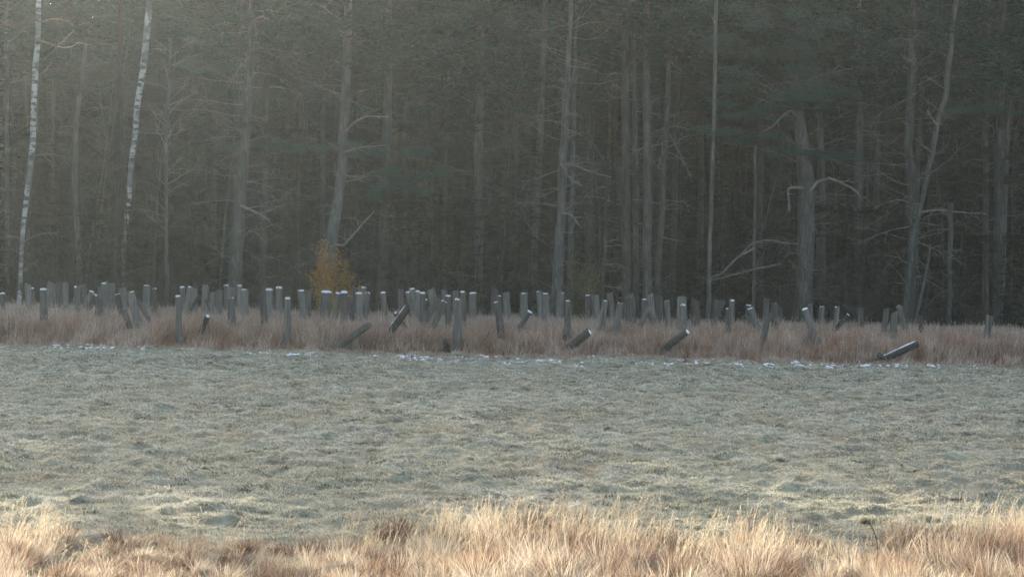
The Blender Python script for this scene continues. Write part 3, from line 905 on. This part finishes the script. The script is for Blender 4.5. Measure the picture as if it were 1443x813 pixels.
# name, label, pixel path low->high, depth, height, trunk material, number of dead limbs, limb length, crown start, named limbs [(from y px, [(x,y)...], width px)]
TREES = [
 ('birch_tree', 'left white-barked birch, nearly upright with a slight curve at its foot', [(29,385,7),(33,310,8),(43,240,9),(47,175,10),(49,100,10),(53,50,9),(54,0,9)], 93.5, 19, 'birch', 10, (.8,2), None,
   [([(53,57),(66,60),(80,66),(92,55),(104,43)], 3), ([(80,66),(96,68),(112,60),(124,63)], 2)]),
 ('birch_tree', 'right white-barked birch, leaning right with dark scars, foot lost in brush', [(176,330,7),(181,285,8),(183,240,9),(190,195,9),(194,140,10),(203,90,11),(208,40,11),(211,0,12)], 94, 19, 'birch', 6, (.6,1.6), None, []),
 ('pine_tree', 'slim grey trunk at the extreme left edge of the woods', [(11,400,6),(10,200,7),(9,60,6)], 100, 20, 'bark_grey', 20, (1,2.4), 13, []),
 ('deciduous_tree', 'slender bare tree with upswept twigs between the two birches', [(112,395,8),(106,260,8),(110,150,7),(121,60,5)], 96, 12, 'bark_grey', 42, (.8,2.4), None, []),
 ('deciduous_tree', 'thin greenish trunk standing clear behind posts right of the birches', [(235,430,6),(234,300,5),(234,200,5),(238,110,4)], 93.5, 12, 'bark_grey', 30, (.6,1.8), None, []),
 ('dead_tree', 'low dead snag with arching dry twigs below the right birch', [(163,400,8),(166,340,7)], 94.5, 4.2, 'bark_grey', 22, (1.2,2.6), None, []),
 ('pine_tree', 'big grey forked pine in the left half, thicker stem of the fork', [(331,400,19),(338,300,16),(345,200,15),(352,100,13),(356,30,12)], 95, 21, 'bark_grey', 46, (1.2,3.2), 10.5,
   [([(340,290),(362,300),(380,310)], 4), ([(342,335),(352,325),(366,330)],4)]),
 ('pine_tree', 'slim stem close against the left side of the forked pine', [(326,380,7),(333,240,8),(334,170,8),(338,60,6)], 96.5, 20, 'bark_grey', 20, (1,2), 12, []),
 ('pine_tree', 'straight grey trunk just right of the forked pine', [(371,400,10),(373,250,9),(375,100,9)], 98, 21, 'bark_grey', 30, (1,2.5), 11, []),
 ('pine_tree', 'tall straight trunk left of the curved pine above the orange shrub', [(455,400,9),(455,250,8),(457,100,7),(461,20,6)], 99, 21, 'bark_grey', 24, (1,2.5), 12, []),
 ('pine_tree', 'pale curving pine above the orange shrub, limbs reaching right', [(464,380,17),(469,330,16),(481,240,14),(487,150,13),(489,70,12),(491,0,11)], 94.5, 21, 'bark_pale', 26, (1,2.4), 10.5,
   [([(486,186),(500,172),(518,164),(548,165)], 3), ([(484,215),(505,208),(545,205)], 3), ([(470,345),(485,345),(500,328),(527,298)], 4)]),
 ('pine_tree', 'broad grey trunk right of the orange shrub', [(540,385,17),(543,280,15),(546,170,13),(547,60,11)], 97, 21, 'bark_grey', 34, (1.2,3), 10, []),
 ('pine_tree', 'slim trunk right of the broad grey trunk near the orange shrub', [(569,390,10),(570,250,9),(572,100,8)], 99, 20, 'bark_grey', 26, (1,2.4), 9, []),
 ('pine_tree', 'half hidden trunk left of the woods middle', [(607,400,10),(606,250,9),(604,100,9)], 102, 21, 'bark_grey', 30, (1,2.6), 9, []),
 ('pine_tree', 'trunk with a pale upper stretch near the top middle of the woods', [(674,400,12),(675,200,13),(676,90,13)], 99, 21, 'bark_pale', 30, (1,3), 9.5, []),
 ('pine_tree', 'dim straight trunk just left of the dead pine in the middle', [(727,400,11),(724,250,10),(726,100,9)], 101, 21, 'bark_grey', 28, (1,3), 9, []),
 ('dead_tree', 'pale dead pine right of middle, bristling with dry crooked limbs', [(786,392,16),(791,300,13),(793,220,12),(797,150,9),(802,60,7)], 94, 15, 'bark_pale', 52, (1,2.8), None,
   [([(795,232),(812,234),(835,243),(860,250)], 4), ([(790,230),(802,250),(820,262)], 3), ([(792,300),(806,303),(816,318)], 3)]),
 ('dead_tree', 'thinner grey stem touching the right side of the dead pine', [(804,392,9),(806,300,8),(808,200,7)], 96, 14, 'bark_grey', 20, (.8,2), None, []),
 ('dead_tree', 'thin bent pole of a tree right of the yellowish shrub', [(848,440,4),(849,400,4),(853,340,4),(855,250,4)], 93.3, 6.5, 'bark_grey', 8, (.5,1.2), None, []),
 ('pine_tree', 'leftmost dark straight trunk of the dark trunk cluster', [(883,400,13),(882,250,12),(881,100,12),(880,20,11)], 96, 22, 'bark_grey', 14, (.8,2), 11.5, []),
 ('pine_tree', 'second straight trunk of the dark trunk cluster, slim', [(897,400,8),(896,250,8),(893,60,7)], 97.5, 22, 'bark_grey', 14, (.8,2), 12, []),
 ('pine_tree', 'rightmost broad trunk of the dark trunk cluster', [(913,400,13),(912,250,12),(911,100,10)], 95.5, 22, 'bark_grey', 18, (.8,2.2), 11.5, []),
 ('dead_tree', 'short pale stem right of the dark trunk cluster', [(930,345,8),(936,240,8),(941,130,7)], 97, 15, 'bark_pale', 26, (.8,2.2), None, [([(944,190),(960,220),(975,250)], 2)]),
 ('dead_tree', 'grey stem midway between trunk cluster and pale pole', [(948,400,9),(951,280,9),(955,120,8)], 99, 18, 'bark_grey', 22, (1,2.2), None, []),
 ('deciduous_tree', 'smooth thin pale pole of a tree, branchless and upright', [(999,395,6),(1002,300,6),(1005,190,6),(1008,60,5.5),(1009,0,5)], 93.2, 18, 'bark_pale', 3, (.4,1), None, []),
 ('deciduous_tree', 'thin leafless sapling right of the pale pole', [(1062,425,5),(1063,340,4.5),(1064,240,4)], 93.6, 8, 'bark_grey', 12, (.5,1.4), None, [([(1062,350),(1040,362),(1018,385),(1000,392)], 3.5), ([(1100,372),(1060,380),(1028,388),(1000,396)], 3.2), ([(1110,343),(1080,338),(1062,342),(1042,360)], 3.5)]),
 ('pine_tree', 'broad broken pine at right, hooked limbs on both its sides', [(1132,415,25),(1135,340,25),(1137,270,25),(1131,200,20),(1124,160,15)], 94.5, 11.2, 'bark_grey', 40, (1.2,3.4), None,
   [([(1140,272),(1152,256),(1168,251),(1188,258),(1210,272)], 5), ([(1132,265),(1118,264),(1110,267),(1113,298)], 5), ([(1124,165),(1112,155),(1090,178),(1075,186)], 4)]),
 ('pine_tree', 'tall pine right behind the broken pine, green sprays at top', [(1158,410,13),(1156,250,13),(1151,100,13),(1149,20,12)], 97, 22, 'bark_grey', 30, (1.5,3.5), 9.5, []),
 ('pine_tree', 'straight trunk between the broken pine and grey twisted pine', [(1209,400,12),(1210,200,11),(1210,60,9)], 97.5, 22, 'bark_grey', 36, (1,3), 10.5, []),
 ('pine_tree', 'slimmer trunk left of the grey twisted pine', [(1236,400,9),(1236,200,8),(1233,60,8)], 99.5, 22, 'bark_grey', 24, (1,2.6), 11.5, []),
 ('pine_tree', 'grey twisted pine in the right part, waving trunk', [(1281,405,17),(1287,330,15),(1285,270,14),(1281,200,13),(1285,110,12),(1288,0,11)], 94.5, 22, 'bark_grey', 34, (1.2,3.2), 11,
   [([(1288,300),(1320,296),(1360,300),(1390,302)], 3)]),
 ('deciduous_tree', 'pale bare tree with a bowed stem right of the twisted pine', [(1288,320,6),(1300,280,6.5),(1313,220,7.5),(1320,175,8),(1334,130,8),(1339,80,7.5),(1342,40,7),(1348,0,7)], 94, 15, 'bark_pale', 14, (.8,2), None,
   [([(1320,175),(1311,165),(1306,155)], 3), ([(1313,215),(1300,205),(1296,190)],3)]),
 ('dead_tree', 'short grey snag broken off low in the right part', [(1338,425,7),(1339,350,7),(1340,286,8)], 93.8, 5.4, 'bark_grey', 6, (.6,1.6), None, []),
 ('deciduous_tree', 'crooked thin sapling at the forest foot below the snag', [(1287,458,4),(1292,440,4),(1299,415,4),(1306,385,3.5),(1311,345,3)], 93.1, 4.5, 'bark_pale', 6, (.5,1.2), None, []),
 ('pine_tree', 'grey trunk left of the broad far-right trunk', [(1388,400,9),(1389,200,9),(1391,50,9)], 96.5, 22, 'bark_grey', 30, (1,3), 10.5, []),
 ('pine_tree', 'broad trunk near the right edge of the woods', [(1405,425,15),(1408,250,13),(1411,80,11)], 95.5, 22, 'bark_grey', 38, (1.2,3.2), 10, []),
]
# green needle sprays seen in the photo: x, y, half width px, half height px, depth, needles, colour
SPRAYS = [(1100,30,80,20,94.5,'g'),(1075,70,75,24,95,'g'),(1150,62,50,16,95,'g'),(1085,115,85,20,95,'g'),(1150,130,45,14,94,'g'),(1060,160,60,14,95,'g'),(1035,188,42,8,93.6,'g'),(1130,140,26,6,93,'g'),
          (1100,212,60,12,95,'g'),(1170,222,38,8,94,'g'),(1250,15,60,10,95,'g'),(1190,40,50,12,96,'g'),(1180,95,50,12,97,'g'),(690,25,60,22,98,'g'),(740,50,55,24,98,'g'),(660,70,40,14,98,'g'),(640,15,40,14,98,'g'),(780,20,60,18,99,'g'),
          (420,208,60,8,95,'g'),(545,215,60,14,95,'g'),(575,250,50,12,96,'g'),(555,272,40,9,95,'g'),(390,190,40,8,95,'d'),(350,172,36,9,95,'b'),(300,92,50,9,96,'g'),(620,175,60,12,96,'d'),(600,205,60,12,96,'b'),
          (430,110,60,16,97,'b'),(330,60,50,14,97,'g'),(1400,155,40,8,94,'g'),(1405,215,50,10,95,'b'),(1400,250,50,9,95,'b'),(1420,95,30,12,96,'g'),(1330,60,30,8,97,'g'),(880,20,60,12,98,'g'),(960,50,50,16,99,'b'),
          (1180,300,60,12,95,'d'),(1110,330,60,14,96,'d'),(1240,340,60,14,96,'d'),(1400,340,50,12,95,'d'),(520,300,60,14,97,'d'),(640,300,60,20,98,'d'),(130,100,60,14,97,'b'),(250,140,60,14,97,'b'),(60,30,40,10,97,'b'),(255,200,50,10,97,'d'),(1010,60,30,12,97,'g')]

front = []
for ti, (nm, lab, pxp, d, H, bm, nl, Lr, crown0, limbs) in enumerate(TREES):
    rs = np.random.default_rng(1000 + ti)
    base, pp, rr = trunk_from(pxp, d, H, rs, seed_jit=.012 if 'pole' in lab else .02)
    if nm == 'birch_tree': rr = rr * .84
    e = empty(nm, base, lab, 'tree', 'birches at the edge of the woods' if nm == 'birch_tree' else G_FRONT)
    mb = MB(); mb.tube(pp, rr, 10, jit=.05); mb.obj('trunk', M[bm], e, smooth=True)
    lm = MB()
    top = min(H - .3, 13.5)
    tm = M['twig_dead' if bm == 'bark_pale' or ti % 2 == 0 else 'twig']; nl = int(nl * 1.35) if nl > 14 else nl
    if nl > 14: dead_limbs(lm, pp, 1.0 if nm == 'dead_tree' else 1.6, top, nl, Lr, rs, up=.55 if nm in ('deciduous_tree', 'birch_tree') else .08, grav=-.15 if nm != 'pine_tree' else -.45)
    if nl > 14: lm.obj('branches', tm, e)
    else:
        for _ in range(nl):
            lm = MB(); dead_limbs(lm, pp, 1.0 if nm == 'dead_tree' else 1.6, top, 1, Lr, rs, up=.55 if nm in ('deciduous_tree', 'birch_tree') else .08, grav=-.3)
            lm.obj('limb', tm, e)
    for li, (lp, w) in enumerate(limbs):
        P = [np.array(at(x, y, d - .25 - .35 * i) - base) for i, (x, y) in enumerate(lp)]
        # start inside the trunk when the limb springs from it
        b = MB(); r0 = w / 2 / F_PX * d
        # refine
        P = np.array(P); t = np.linspace(0, len(P) - 1, len(P) * 3)
        Q = np.stack([np.interp(t, np.arange(len(P)), P[:, j]) for j in range(3)], -1)
        Q[1:-1] += rs.normal(0, .012, (len(Q) - 2, 3))
        b.tube(Q, np.linspace(r0, r0 * .45, len(Q)), 6)
        for s in range(7):
            j = rs.integers(len(Q) // 3, len(Q) - 1); dd = Q[j + 1] - Q[j]; dd /= np.linalg.norm(dd) + 1e-9
            dd = dd + rs.normal(0, .6, 3); dd /= np.linalg.norm(dd)
            p2, _ = curve_path(Q[j], dd, rs.uniform(.3, .9), 3, rs, .2)
            b.tube(p2, np.linspace(r0 * .35, .003, 4), 3, cap=False)
        b.obj('limb', M['twig_dead'], e, smooth=True)
    if crown0:
        ct = np.array([np.interp(crown0, pp[:, 2], pp[:, j]) for j in range(2)])
        attach_crown(e, ti % 4, (ct[0], ct[1], crown0), 1.0, ti * 1.3)
    front.append((e, base, pp, d, nm))

# sprays hang on the nearest live pine
SP = {}
for si, (x, y, hw, hh, d, c) in enumerate(SPRAYS):
    best = min((t for t in front if t[4] == 'pine_tree'), key=lambda t: abs(t[1].x + np.interp(3, t[2][:, 2], t[2][:, 0]) - at(x, y, d).x) + .3 * abs(t[3] - d))
    SP.setdefault(best[0].name, [best, []])[1].append((x, y, hw, hh, d, c))
for nm_, (best, lst) in SP.items():
    e, base, pp, d0, _n = best
    for colr in 'gdb':
        sub = [s for s in lst if s[5] == colr]
        if not sub: continue
        nb, wb = MB(), MB()
        for (x, y, hw, hh, d, c) in sub:
            rs = np.random.default_rng(int(x * 7 + y))
            cpt = np.array(at(x, y, d) - base)
            z = max(cpt[2] - .5, 1)
            st = np.array([np.interp(z, pp[:, 2], pp[:, j]) for j in range(2)] + [z])
            a = hw / F_PX * d; hgt = hh / F_PX * d
            for k in range(7):
                off = np.array([rs.uniform(-1, 1) * a, rs.uniform(-.8, .8), rs.uniform(-1, 1) * hgt * .8])
                endp = cpt + off
                mid = (st + endp) / 2 + np.array([0, 0, .25])
                l1 = endp + np.array([rs.normal(0, .6), rs.normal(0, .3), rs.normal(0, .06)])
                wb.tube([st, mid, endp, l1], [.03, .018, .010, .005], 4, cap=False)
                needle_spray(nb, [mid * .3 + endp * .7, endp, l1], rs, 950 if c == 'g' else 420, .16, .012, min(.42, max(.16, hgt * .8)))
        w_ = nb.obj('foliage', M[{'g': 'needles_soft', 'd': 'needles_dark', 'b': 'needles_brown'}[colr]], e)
        wb.obj('bough', M['twig'], w_)

# ------------------------------------------------------------------ deeper trees: kinds built once, copied
def copy_tree(root, loc, rz, sc):
    r = root.copy(); COL.objects.link(r); r.location = loc; r.rotation_euler = (0, 0, rz); r.scale = (sc, sc, sc)
    for ch in root.children:
        c = ch.copy(); COL.objects.link(c); c.parent = r
        for g in ch.children:
            q = g.copy(); COL.objects.link(q); q.parent = c
    return r


arr_store = {'pine': [], 'fir': []}
PROTO = {'pine': [], 'fir': [], 'bare': [], 'bush': []}


def third(x, y):
    px = x / y * F_PX + PW / 2
    return 'left' if px < 481 else ('middle' if px < 962 else 'right')


def make_protos():
    for s in range(7):
        rs = np.random.default_rng(50 + s)
        e = empty('pine_tree', (0, 0, 0))
        H = rs.uniform(18, 22)
        pts, _ = curve_path((0, 0, -.2), (rs.normal(0, .02), rs.normal(0, .02), 1), H, 14, rs, .015)
        r0 = rs.uniform(.10, .19)
        mb = MB(); mb.tube(pts, np.linspace(r0, .05, 15), 8, jit=.06); mb.obj('trunk', M['bark_grey' if s % 2 else 'bark_dark'], e, smooth=True)
        lm = MB(); dead_limbs(lm, pts, 1.5, 13, 46, (1.0, 2.9), rs, r0=.020, subs=7); lm.obj('branches', M['twig'], e)
        cz = rs.uniform(9.5, 12.5)
        attach_crown(e, s % 4, (np.interp(cz, pts[:, 2], pts[:, 0]), np.interp(cz, pts[:, 2], pts[:, 1]), cz), .95, s)
        PROTO['pine'].append(e)
        tri = MB(); tri.add_arrays(mb.arrays()); tri.add_arrays(lm.arrays()); arr_store['pine'].append((tri.arrays(), s % 4, cz))
    for s in range(5):
        rs = np.random.default_rng(80 + s)
        e = empty('fir_tree', (0, 0, 0))
        H = [5.0, 7.5, 9.5, 12, 6][s]
        f, t = spruce(rs, H)
        t.obj('trunk', M['bark_dark'], e); f.obj('crown', M['needles_dark' if s != 4 else 'needles_brown'], e)
        PROTO['fir'].append(e); arr_store['fir'].append((f.arrays(), t.arrays()))
    for s in range(4):
        rs = np.random.default_rng(120 + s)
        e = empty('deciduous_tree', (0, 0, 0)); H = rs.uniform(9, 14)
        pts, _ = curve_path((0, 0, -.2), (0, 0, 1), H, 12, rs, .035)
        r0 = rs.uniform(.05, .09)
        mb = MB(); mb.tube(pts, np.linspace(r0, .015, 13), 7); mb.obj('trunk', M['bark_grey'], e, smooth=True)
        lm = MB(); dead_limbs(lm, pts, 2, H - .5, 40, (.9, 2.6), rs, r0=.016, subs=7, up=.8, grav=.1); lm.obj('branches', M['twig'], e)
        PROTO['bare'].append(e)
    for s in range(3):
        rs = np.random.default_rng(140 + s)
        o = bare_bush(rs, [1.8, 2.6, 3.4][s]).obj('bare_shrub', M['twig'])
        PROTO['bush'].append(o)


make_protos()
PLACE = [('pine', 96, 14, 97.0, 106), ('pine', 60, 0, 106, 128), ('pine', 34, 0, 128, 150), ('fir', 52, 0, 98.5, 118), ('fir', 40, 0, 118, 145), ('bare', 26, 0, 95, 112), ('bush', 46, 0, 93.4, 101)]
counts = [34, 62, 36, 54, 40, 26, 46]
used = set(); taken = []
SPOT = {'fir': [(183, 93.3, 0), (172, 93.6, 4), (600, 95.5, 1), (645, 95, 0), (700, 95.5, 1), (965, 95, 0), (1055, 94.5, 0), (1190, 95.3, 1), (1245, 95, 0), (1345, 95, 1),
                (1425, 95, 0), (135, 95.5, 0), (270, 95.5, 4), (415, 96, 4), (560, 96, 0), (745, 96.5, 1), (1100, 96.5, 1), (20, 96, 4), (1015, 97, 1)]}
for (kind, _a, _b, y0, y1), cnt in zip(PLACE, counts):
    spots_ = SPOT.pop(kind, [])
    for i in range(cnt + len(spots_)):
        for _try in range(30):
            y = random.uniform(y0, y1); x = random.uniform(-1, 1) * (y * .2338 + .8)
            if all((x - a) ** 2 + (y - b) ** 2 > 1.2 for a, b in taken): break
        k = random.randrange(len(PROTO[kind])) if kind != 'fir' or y > 108 else random.choice([0, 1, 1, 4, 2])
        if i < len(spots_):
            y = spots_[i][1]; x = at(spots_[i][0], 400, y).x; k = spots_[i][2]
        taken.append((x, y))
        p = PROTO[kind][k]; sc = random.uniform(.88, 1.12); rz = random.uniform(0, 2 * PI)
        if (kind, k) not in used:
            used.add((kind, k)); o = p; o.location = (x, y, 0); o.rotation_euler = (0, 0, rz); o.scale = (sc, sc, sc)
        else: o = copy_tree(p, (x, y, 0), rz, sc)
        depth = 'close behind the front trunks' if y < 106 else ('halfway back' if y < 128 else 'deep back')
        t3 = third(x, y)
        if kind == 'pine': tag(o, f'straight dim pine {depth} in the {t3} third of the woods', 'tree', f'dim pines {depth}, {t3} third')
        elif kind == 'fir': tag(o, f'dark young fir, leafy to the ground, {depth}, {t3} third of woods', 'tree', f'young firs {depth}, {t3} third')
        elif kind == 'bare': tag(o, f'thin leafless tree with upswept twigs, {t3} third of the woods', 'tree', f'leafless trees, {t3} third')
        else: tag(o, f'leafless twiggy shrub at the foot of the woods, {t3} third', 'shrub', f'leafless shrubs at the foot of the woods, {t3} third')
for kind in PROTO:                    # kinds that were never placed
    for k, p in enumerate(PROTO[kind]):
        if (kind, k) not in used:
            for ch in list(p.children):
                for g in list(ch.children): bpy.data.objects.remove(g)
                bpy.data.objects.remove(ch)
            bpy.data.objects.remove(p)

# ------------------------------------------------------------------ the wood beyond, one mass
def far_wood():
    mb = MB(); wd = MB()
    spots = []
    for i in range(150):
        y = random.uniform(140, 178); spots.append((random.uniform(-1, 1) * (y * .26 + 6), y))
    for i in range(330):                  # wood carried on unseen to the left, trees added to shade the field
        y = random.uniform(95, 168); x = -(y * .2338 + 2.2) - random.random() * 30; spots.append((x, y))
    for i in range(22):
        y = random.uniform(95, 150); x = (y * .2338 + 2.5) + random.random() * 12; spots.append((x, y))
    # crown arrays straight from the crown kinds
    crown_arr = []
    for s in range(2):
        rs = np.random.default_rng(300 + s); n_, w_ = pine_crown(rs, 0.0, 10.5, 3.6, 26, 130, .55, .10); crown_arr.append((n_.arrays(), w_.arrays()))
    for i, (x, y) in enumerate(spots):
        rz = random.uniform(0, 6.28); Mx = Matrix.Translation((x, y, 0)) @ Matrix.Rotation(rz, 4, 'Z')
        z = random.uniform(5, 11)
        rs = np.random.default_rng(i)
        pts = [(0, 0, 0), (rs.normal(0, .2), 0, 7), (0, rs.normal(0, .2), 14), (0, 0, z + 10)]
        t = MB(); t.tube(pts, [.2, .16, .12, .04], 6)
        wd.add_arrays(t.arrays(), Mx)
        Mc = Mx @ Matrix.Translation((0, 0, z)) @ Matrix.Scale(1.18, 4)
        mb.add_arrays(crown_arr[i % 2][0], Mc)
    for i in range(330):
        y = random.uniform(128, 172); x = random.uniform(-1, 1) * (y * .26 + 8)
        a, b = arr_store['fir'][random.choice([1, 2, 3])]
        Mx = Matrix.Translation((x, y, 0)) @ Matrix.Rotation(random.uniform(0, 6.28), 4, 'Z') @ Matrix.Diagonal((1.25, 1.25, 1.25, 1))
        mb.add_arrays(a, Mx)
    o = mb.obj('far_wood', M['needles_dark']); tag(o, 'dark mass of conifers closing the view behind the trunks', 'wood', kind='stuff')
    o = wd.obj('far_trunks', M['bark_dark']); tag(o, 'dim trunks of the far mass of conifers', 'wood', kind='stuff')


far_wood()

# low brush and dead bracken on the forest floor
def forest_floor():
    mb = MB(); n = 60000
    y = 91.5 + rng.random(n) ** 1.5 * 34; x = (rng.random(n) * 2 - 1) * (y * .2338 + 2)
    cl = vnoise(x / 1.2, y / 1.2, 71)
    L = .15 + .9 * cl * rng.random(n)
    D, az = wobble_dirs(n, .5)
    mb.blades(np.stack([x, y, height(x, y) - .03], -1), D, L, .008 + .010 * rng.random(n), sides(n), None, 1)
    o = mb.obj('undergrowth', M['brush']); tag(o, 'dark dead brush covering the forest floor behind the posts', 'undergrowth', kind='stuff')


forest_floor()


def leaf_shrub(px, py, H, W, d, mat, label, n):
    rs = np.random.default_rng(int(px))
    base = at(px, py, d); base = Vector((base.x, d, 0))
    e = empty('leafy_shrub', base, label, 'shrub')
    st = MB(); lf = MB()
    for i in range(22):
        az = rs.uniform(0, 2 * PI); sp = rs.uniform(.1, .62); dd = np.array([math.cos(az) * sp, math.sin(az) * sp, 1.0])
        pts, _ = curve_path((0, 0, -.05), dd / np.linalg.norm(dd), H * rs.uniform(.35, 1.1) * (1.1 - .5 * sp), 5, rs, .18, 0)
        pts[:, 0] *= W
        st.tube(pts, np.linspace(.02, .005, 6), 4, cap=False)
        m = int(n / 22 * rs.uniform(.15, 1.7))
        t = 1.2 + rs.random(m) * 3.8; j = np.minimum(t.astype(int), 4); f = (t - j)[:, None]
        B = pts[j] * (1 - f) + pts[j + 1] * f + rs.normal(0, rs.uniform(.06, .2), (m, 3))
        D = rs.normal(0, 1, (m, 3)); D /= np.linalg.norm(D, axis=1)[:, None]
        S = np.cross(D, rs.normal(0, 1, (m, 3))); S /= np.linalg.norm(S, axis=1)[:, None]
        lf.blades(B, D, .07, .022, S, None, 2, r=np.clip(rs.normal(.45, .25, m), 0, 1))
    st.obj('stems', M['twig'], e); lf.obj('leaves', M[mat], e)


leaf_shrub(466, 400, 3.5, .62, 92.9, 'orange_leaf', 'rust-orange leafy shrub glowing at the foot of the pale curving pine', 11000)
leaf_shrub(486, 395, 2.4, .8, 94.4, 'yellow_leaf', 'dull yellow-green shrub just behind the orange one', 1800)
leaf_shrub(830, 400, 3.7, .6, 93.6, 'yellow_leaf', 'faint yellowish leafy shrub between dead pine and dark trunk cluster', 3200)


# dead drooping weed standing in the near verge
def dead_weed():
    d = 28.3
    b = at(1234, 792, d); base = Vector((b.x, d, 0)); e = empty('dead_weed', base, 'dark withered weed with a drooping pale-tipped head in the near grass', 'weed')
    px = [(1236, 800), (1237, 775), (1235, 757), (1230, 745), (1224, 736), (1219, 730)]
    P = [np.array((0, 0, -.05))] + [np.array(at(x, y, d) - base) for x, y in px[1:]]
    mb = MB(); mb.tube(P, [.006, .006, .007, .008, .007, .005], 6, jit=.3)
    rs = np.random.default_rng(5)
    for i in range(9):
        q = P[rs.integers(1, 5)]; dd = rs.normal(0, 1, 3); dd /= np.linalg.norm(dd)
        mb.tube([q, q + dd * .05, q + dd * .07 + np.array([0, 0, -.03])], [.004, .003, .001], 4)
    mb.obj('stem', M['weed'], e)
    top = P[-1]; h = MB(); a = rs.normal(0, 1, (140, 3)) * np.array([.25, .25, .1]); a[:, 2] -= 1; a /= np.linalg.norm(a, axis=1)[:, None]
    S = np.cross(a, rs.normal(0, 1, (140, 3))); S /= np.linalg.norm(S, axis=1)[:, None]
    h.blades(np.tile(top, (140, 1)) + rs.normal(0, .008, (140, 3)), a, .085, .003, S, np.tile([-.2, 0, 0], (140, 1)), 2)
    h.obj('seed_head', M['weed'], e)
    t = MB(); S = S[:50]; t.blades(np.tile(top + np.array([0, -.01, .012]), (50, 1)) + rs.normal(0, .008, (50, 3)), a[:50], .05, .004, S, None, 1)
    t.obj('dry_petals', M['straw_pale'], e)


dead_weed()

# ------------------------------------------------------------------ air
def haze():  # volume added mainly to stand in for the lens flare veil
    mb = MB(); x0, x1, y0, y1, z0, z1 = -440, 440, -220, 470, -2, 34
    V = [(x, y, z) for z in (z0, z1) for y in (y0, y1) for x in (x0, x1)]
    F = [[0, 2, 3, 1], [4, 5, 7, 6], [0, 1, 5, 4], [2, 6, 7, 3], [0, 4, 6, 2], [1, 3, 7, 5]]
    mb.add(V, np.array(F))
    m, nt, out = new_mat('haze_air')
    v = N(nt, 'VolumePrincipled')
    v.inputs['Color'].default_value = (.80, .95, .97, 1); v.inputs['Density'].default_value = HAZE; v.inputs['Anisotropy'].default_value = ANISO
    nt.links.new(v.outputs[0], out.inputs['Volume'])
    o = mb.obj('haze', m); tag(o, 'thin pale morning haze over field and woods', 'haze', kind='stuff')


HAZE, ANISO = .00022, .78
haze()

# ------------------------------------------------------------------ light
SUN_EL, SUN_AZ = 16.8, -22.0          # azimuth from the view direction (+Y), negative to the left
w = bpy.data.worlds.new('World'); SC.world = w; w.use_nodes = True
nt = w.node_tree; nt.nodes.clear()
sky = nt.nodes.new('ShaderNodeTexSky'); sky.sky_type = 'NISHITA'; sky.sun_disc = False
sky.sun_elevation = R(SUN_EL); sky.sun_rotation = R(SUN_AZ); sky.dust_density = 3.0; sky.air_density = .6; sky.ozone_density = .3
bg = nt.nodes.new('ShaderNodeBackground'); bg.inputs['Strength'].default_value = .15
wo = nt.nodes.new('ShaderNodeOutputWorld')
nt.links.new(sky.outputs[0], bg.inputs[0]); nt.links.new(bg.outputs[0], wo.inputs[0])
sd = bpy.data.lights.new('sun', 'SUN'); sd.energy = 2.8; sd.angle = R(.5); sd.color = (1.0, .97, .93)
so = bpy.data.objects.new('sun', sd); COL.objects.link(so)
sv = Vector((math.sin(R(SUN_AZ)) * math.cos(R(SUN_EL)), math.cos(R(SUN_AZ)) * math.cos(R(SUN_EL)), math.sin(R(SUN_EL))))
so.rotation_euler = sv.to_track_quat('Z', 'Y').to_euler()
so.location = (-30, 60, 40)

SC.view_settings.view_transform = 'Standard'; SC.view_settings.look = 'None'
SC.view_settings.exposure = 1.95
SC.view_settings.use_white_balance = True      # the camera is balanced for the blue shade
SC.view_settings.white_balance_temperature = 7300
SC.view_settings.white_balance_tint = 9; SC.view_settings.gamma = 1.0
cy = SC.cycles
cy.max_bounces = 5; cy.diffuse_bounces = 3; cy.glossy_bounces = 1; cy.transmission_bounces = 3; cy.volume_bounces = 1; cy.transparent_max_bounces = 4
cy.caustics_reflective = False; cy.caustics_refractive = False
cy.use_denoising = True
cy.use_adaptive_sampling = True; cy.adaptive_threshold = .02
SC.render.use_persistent_data = False
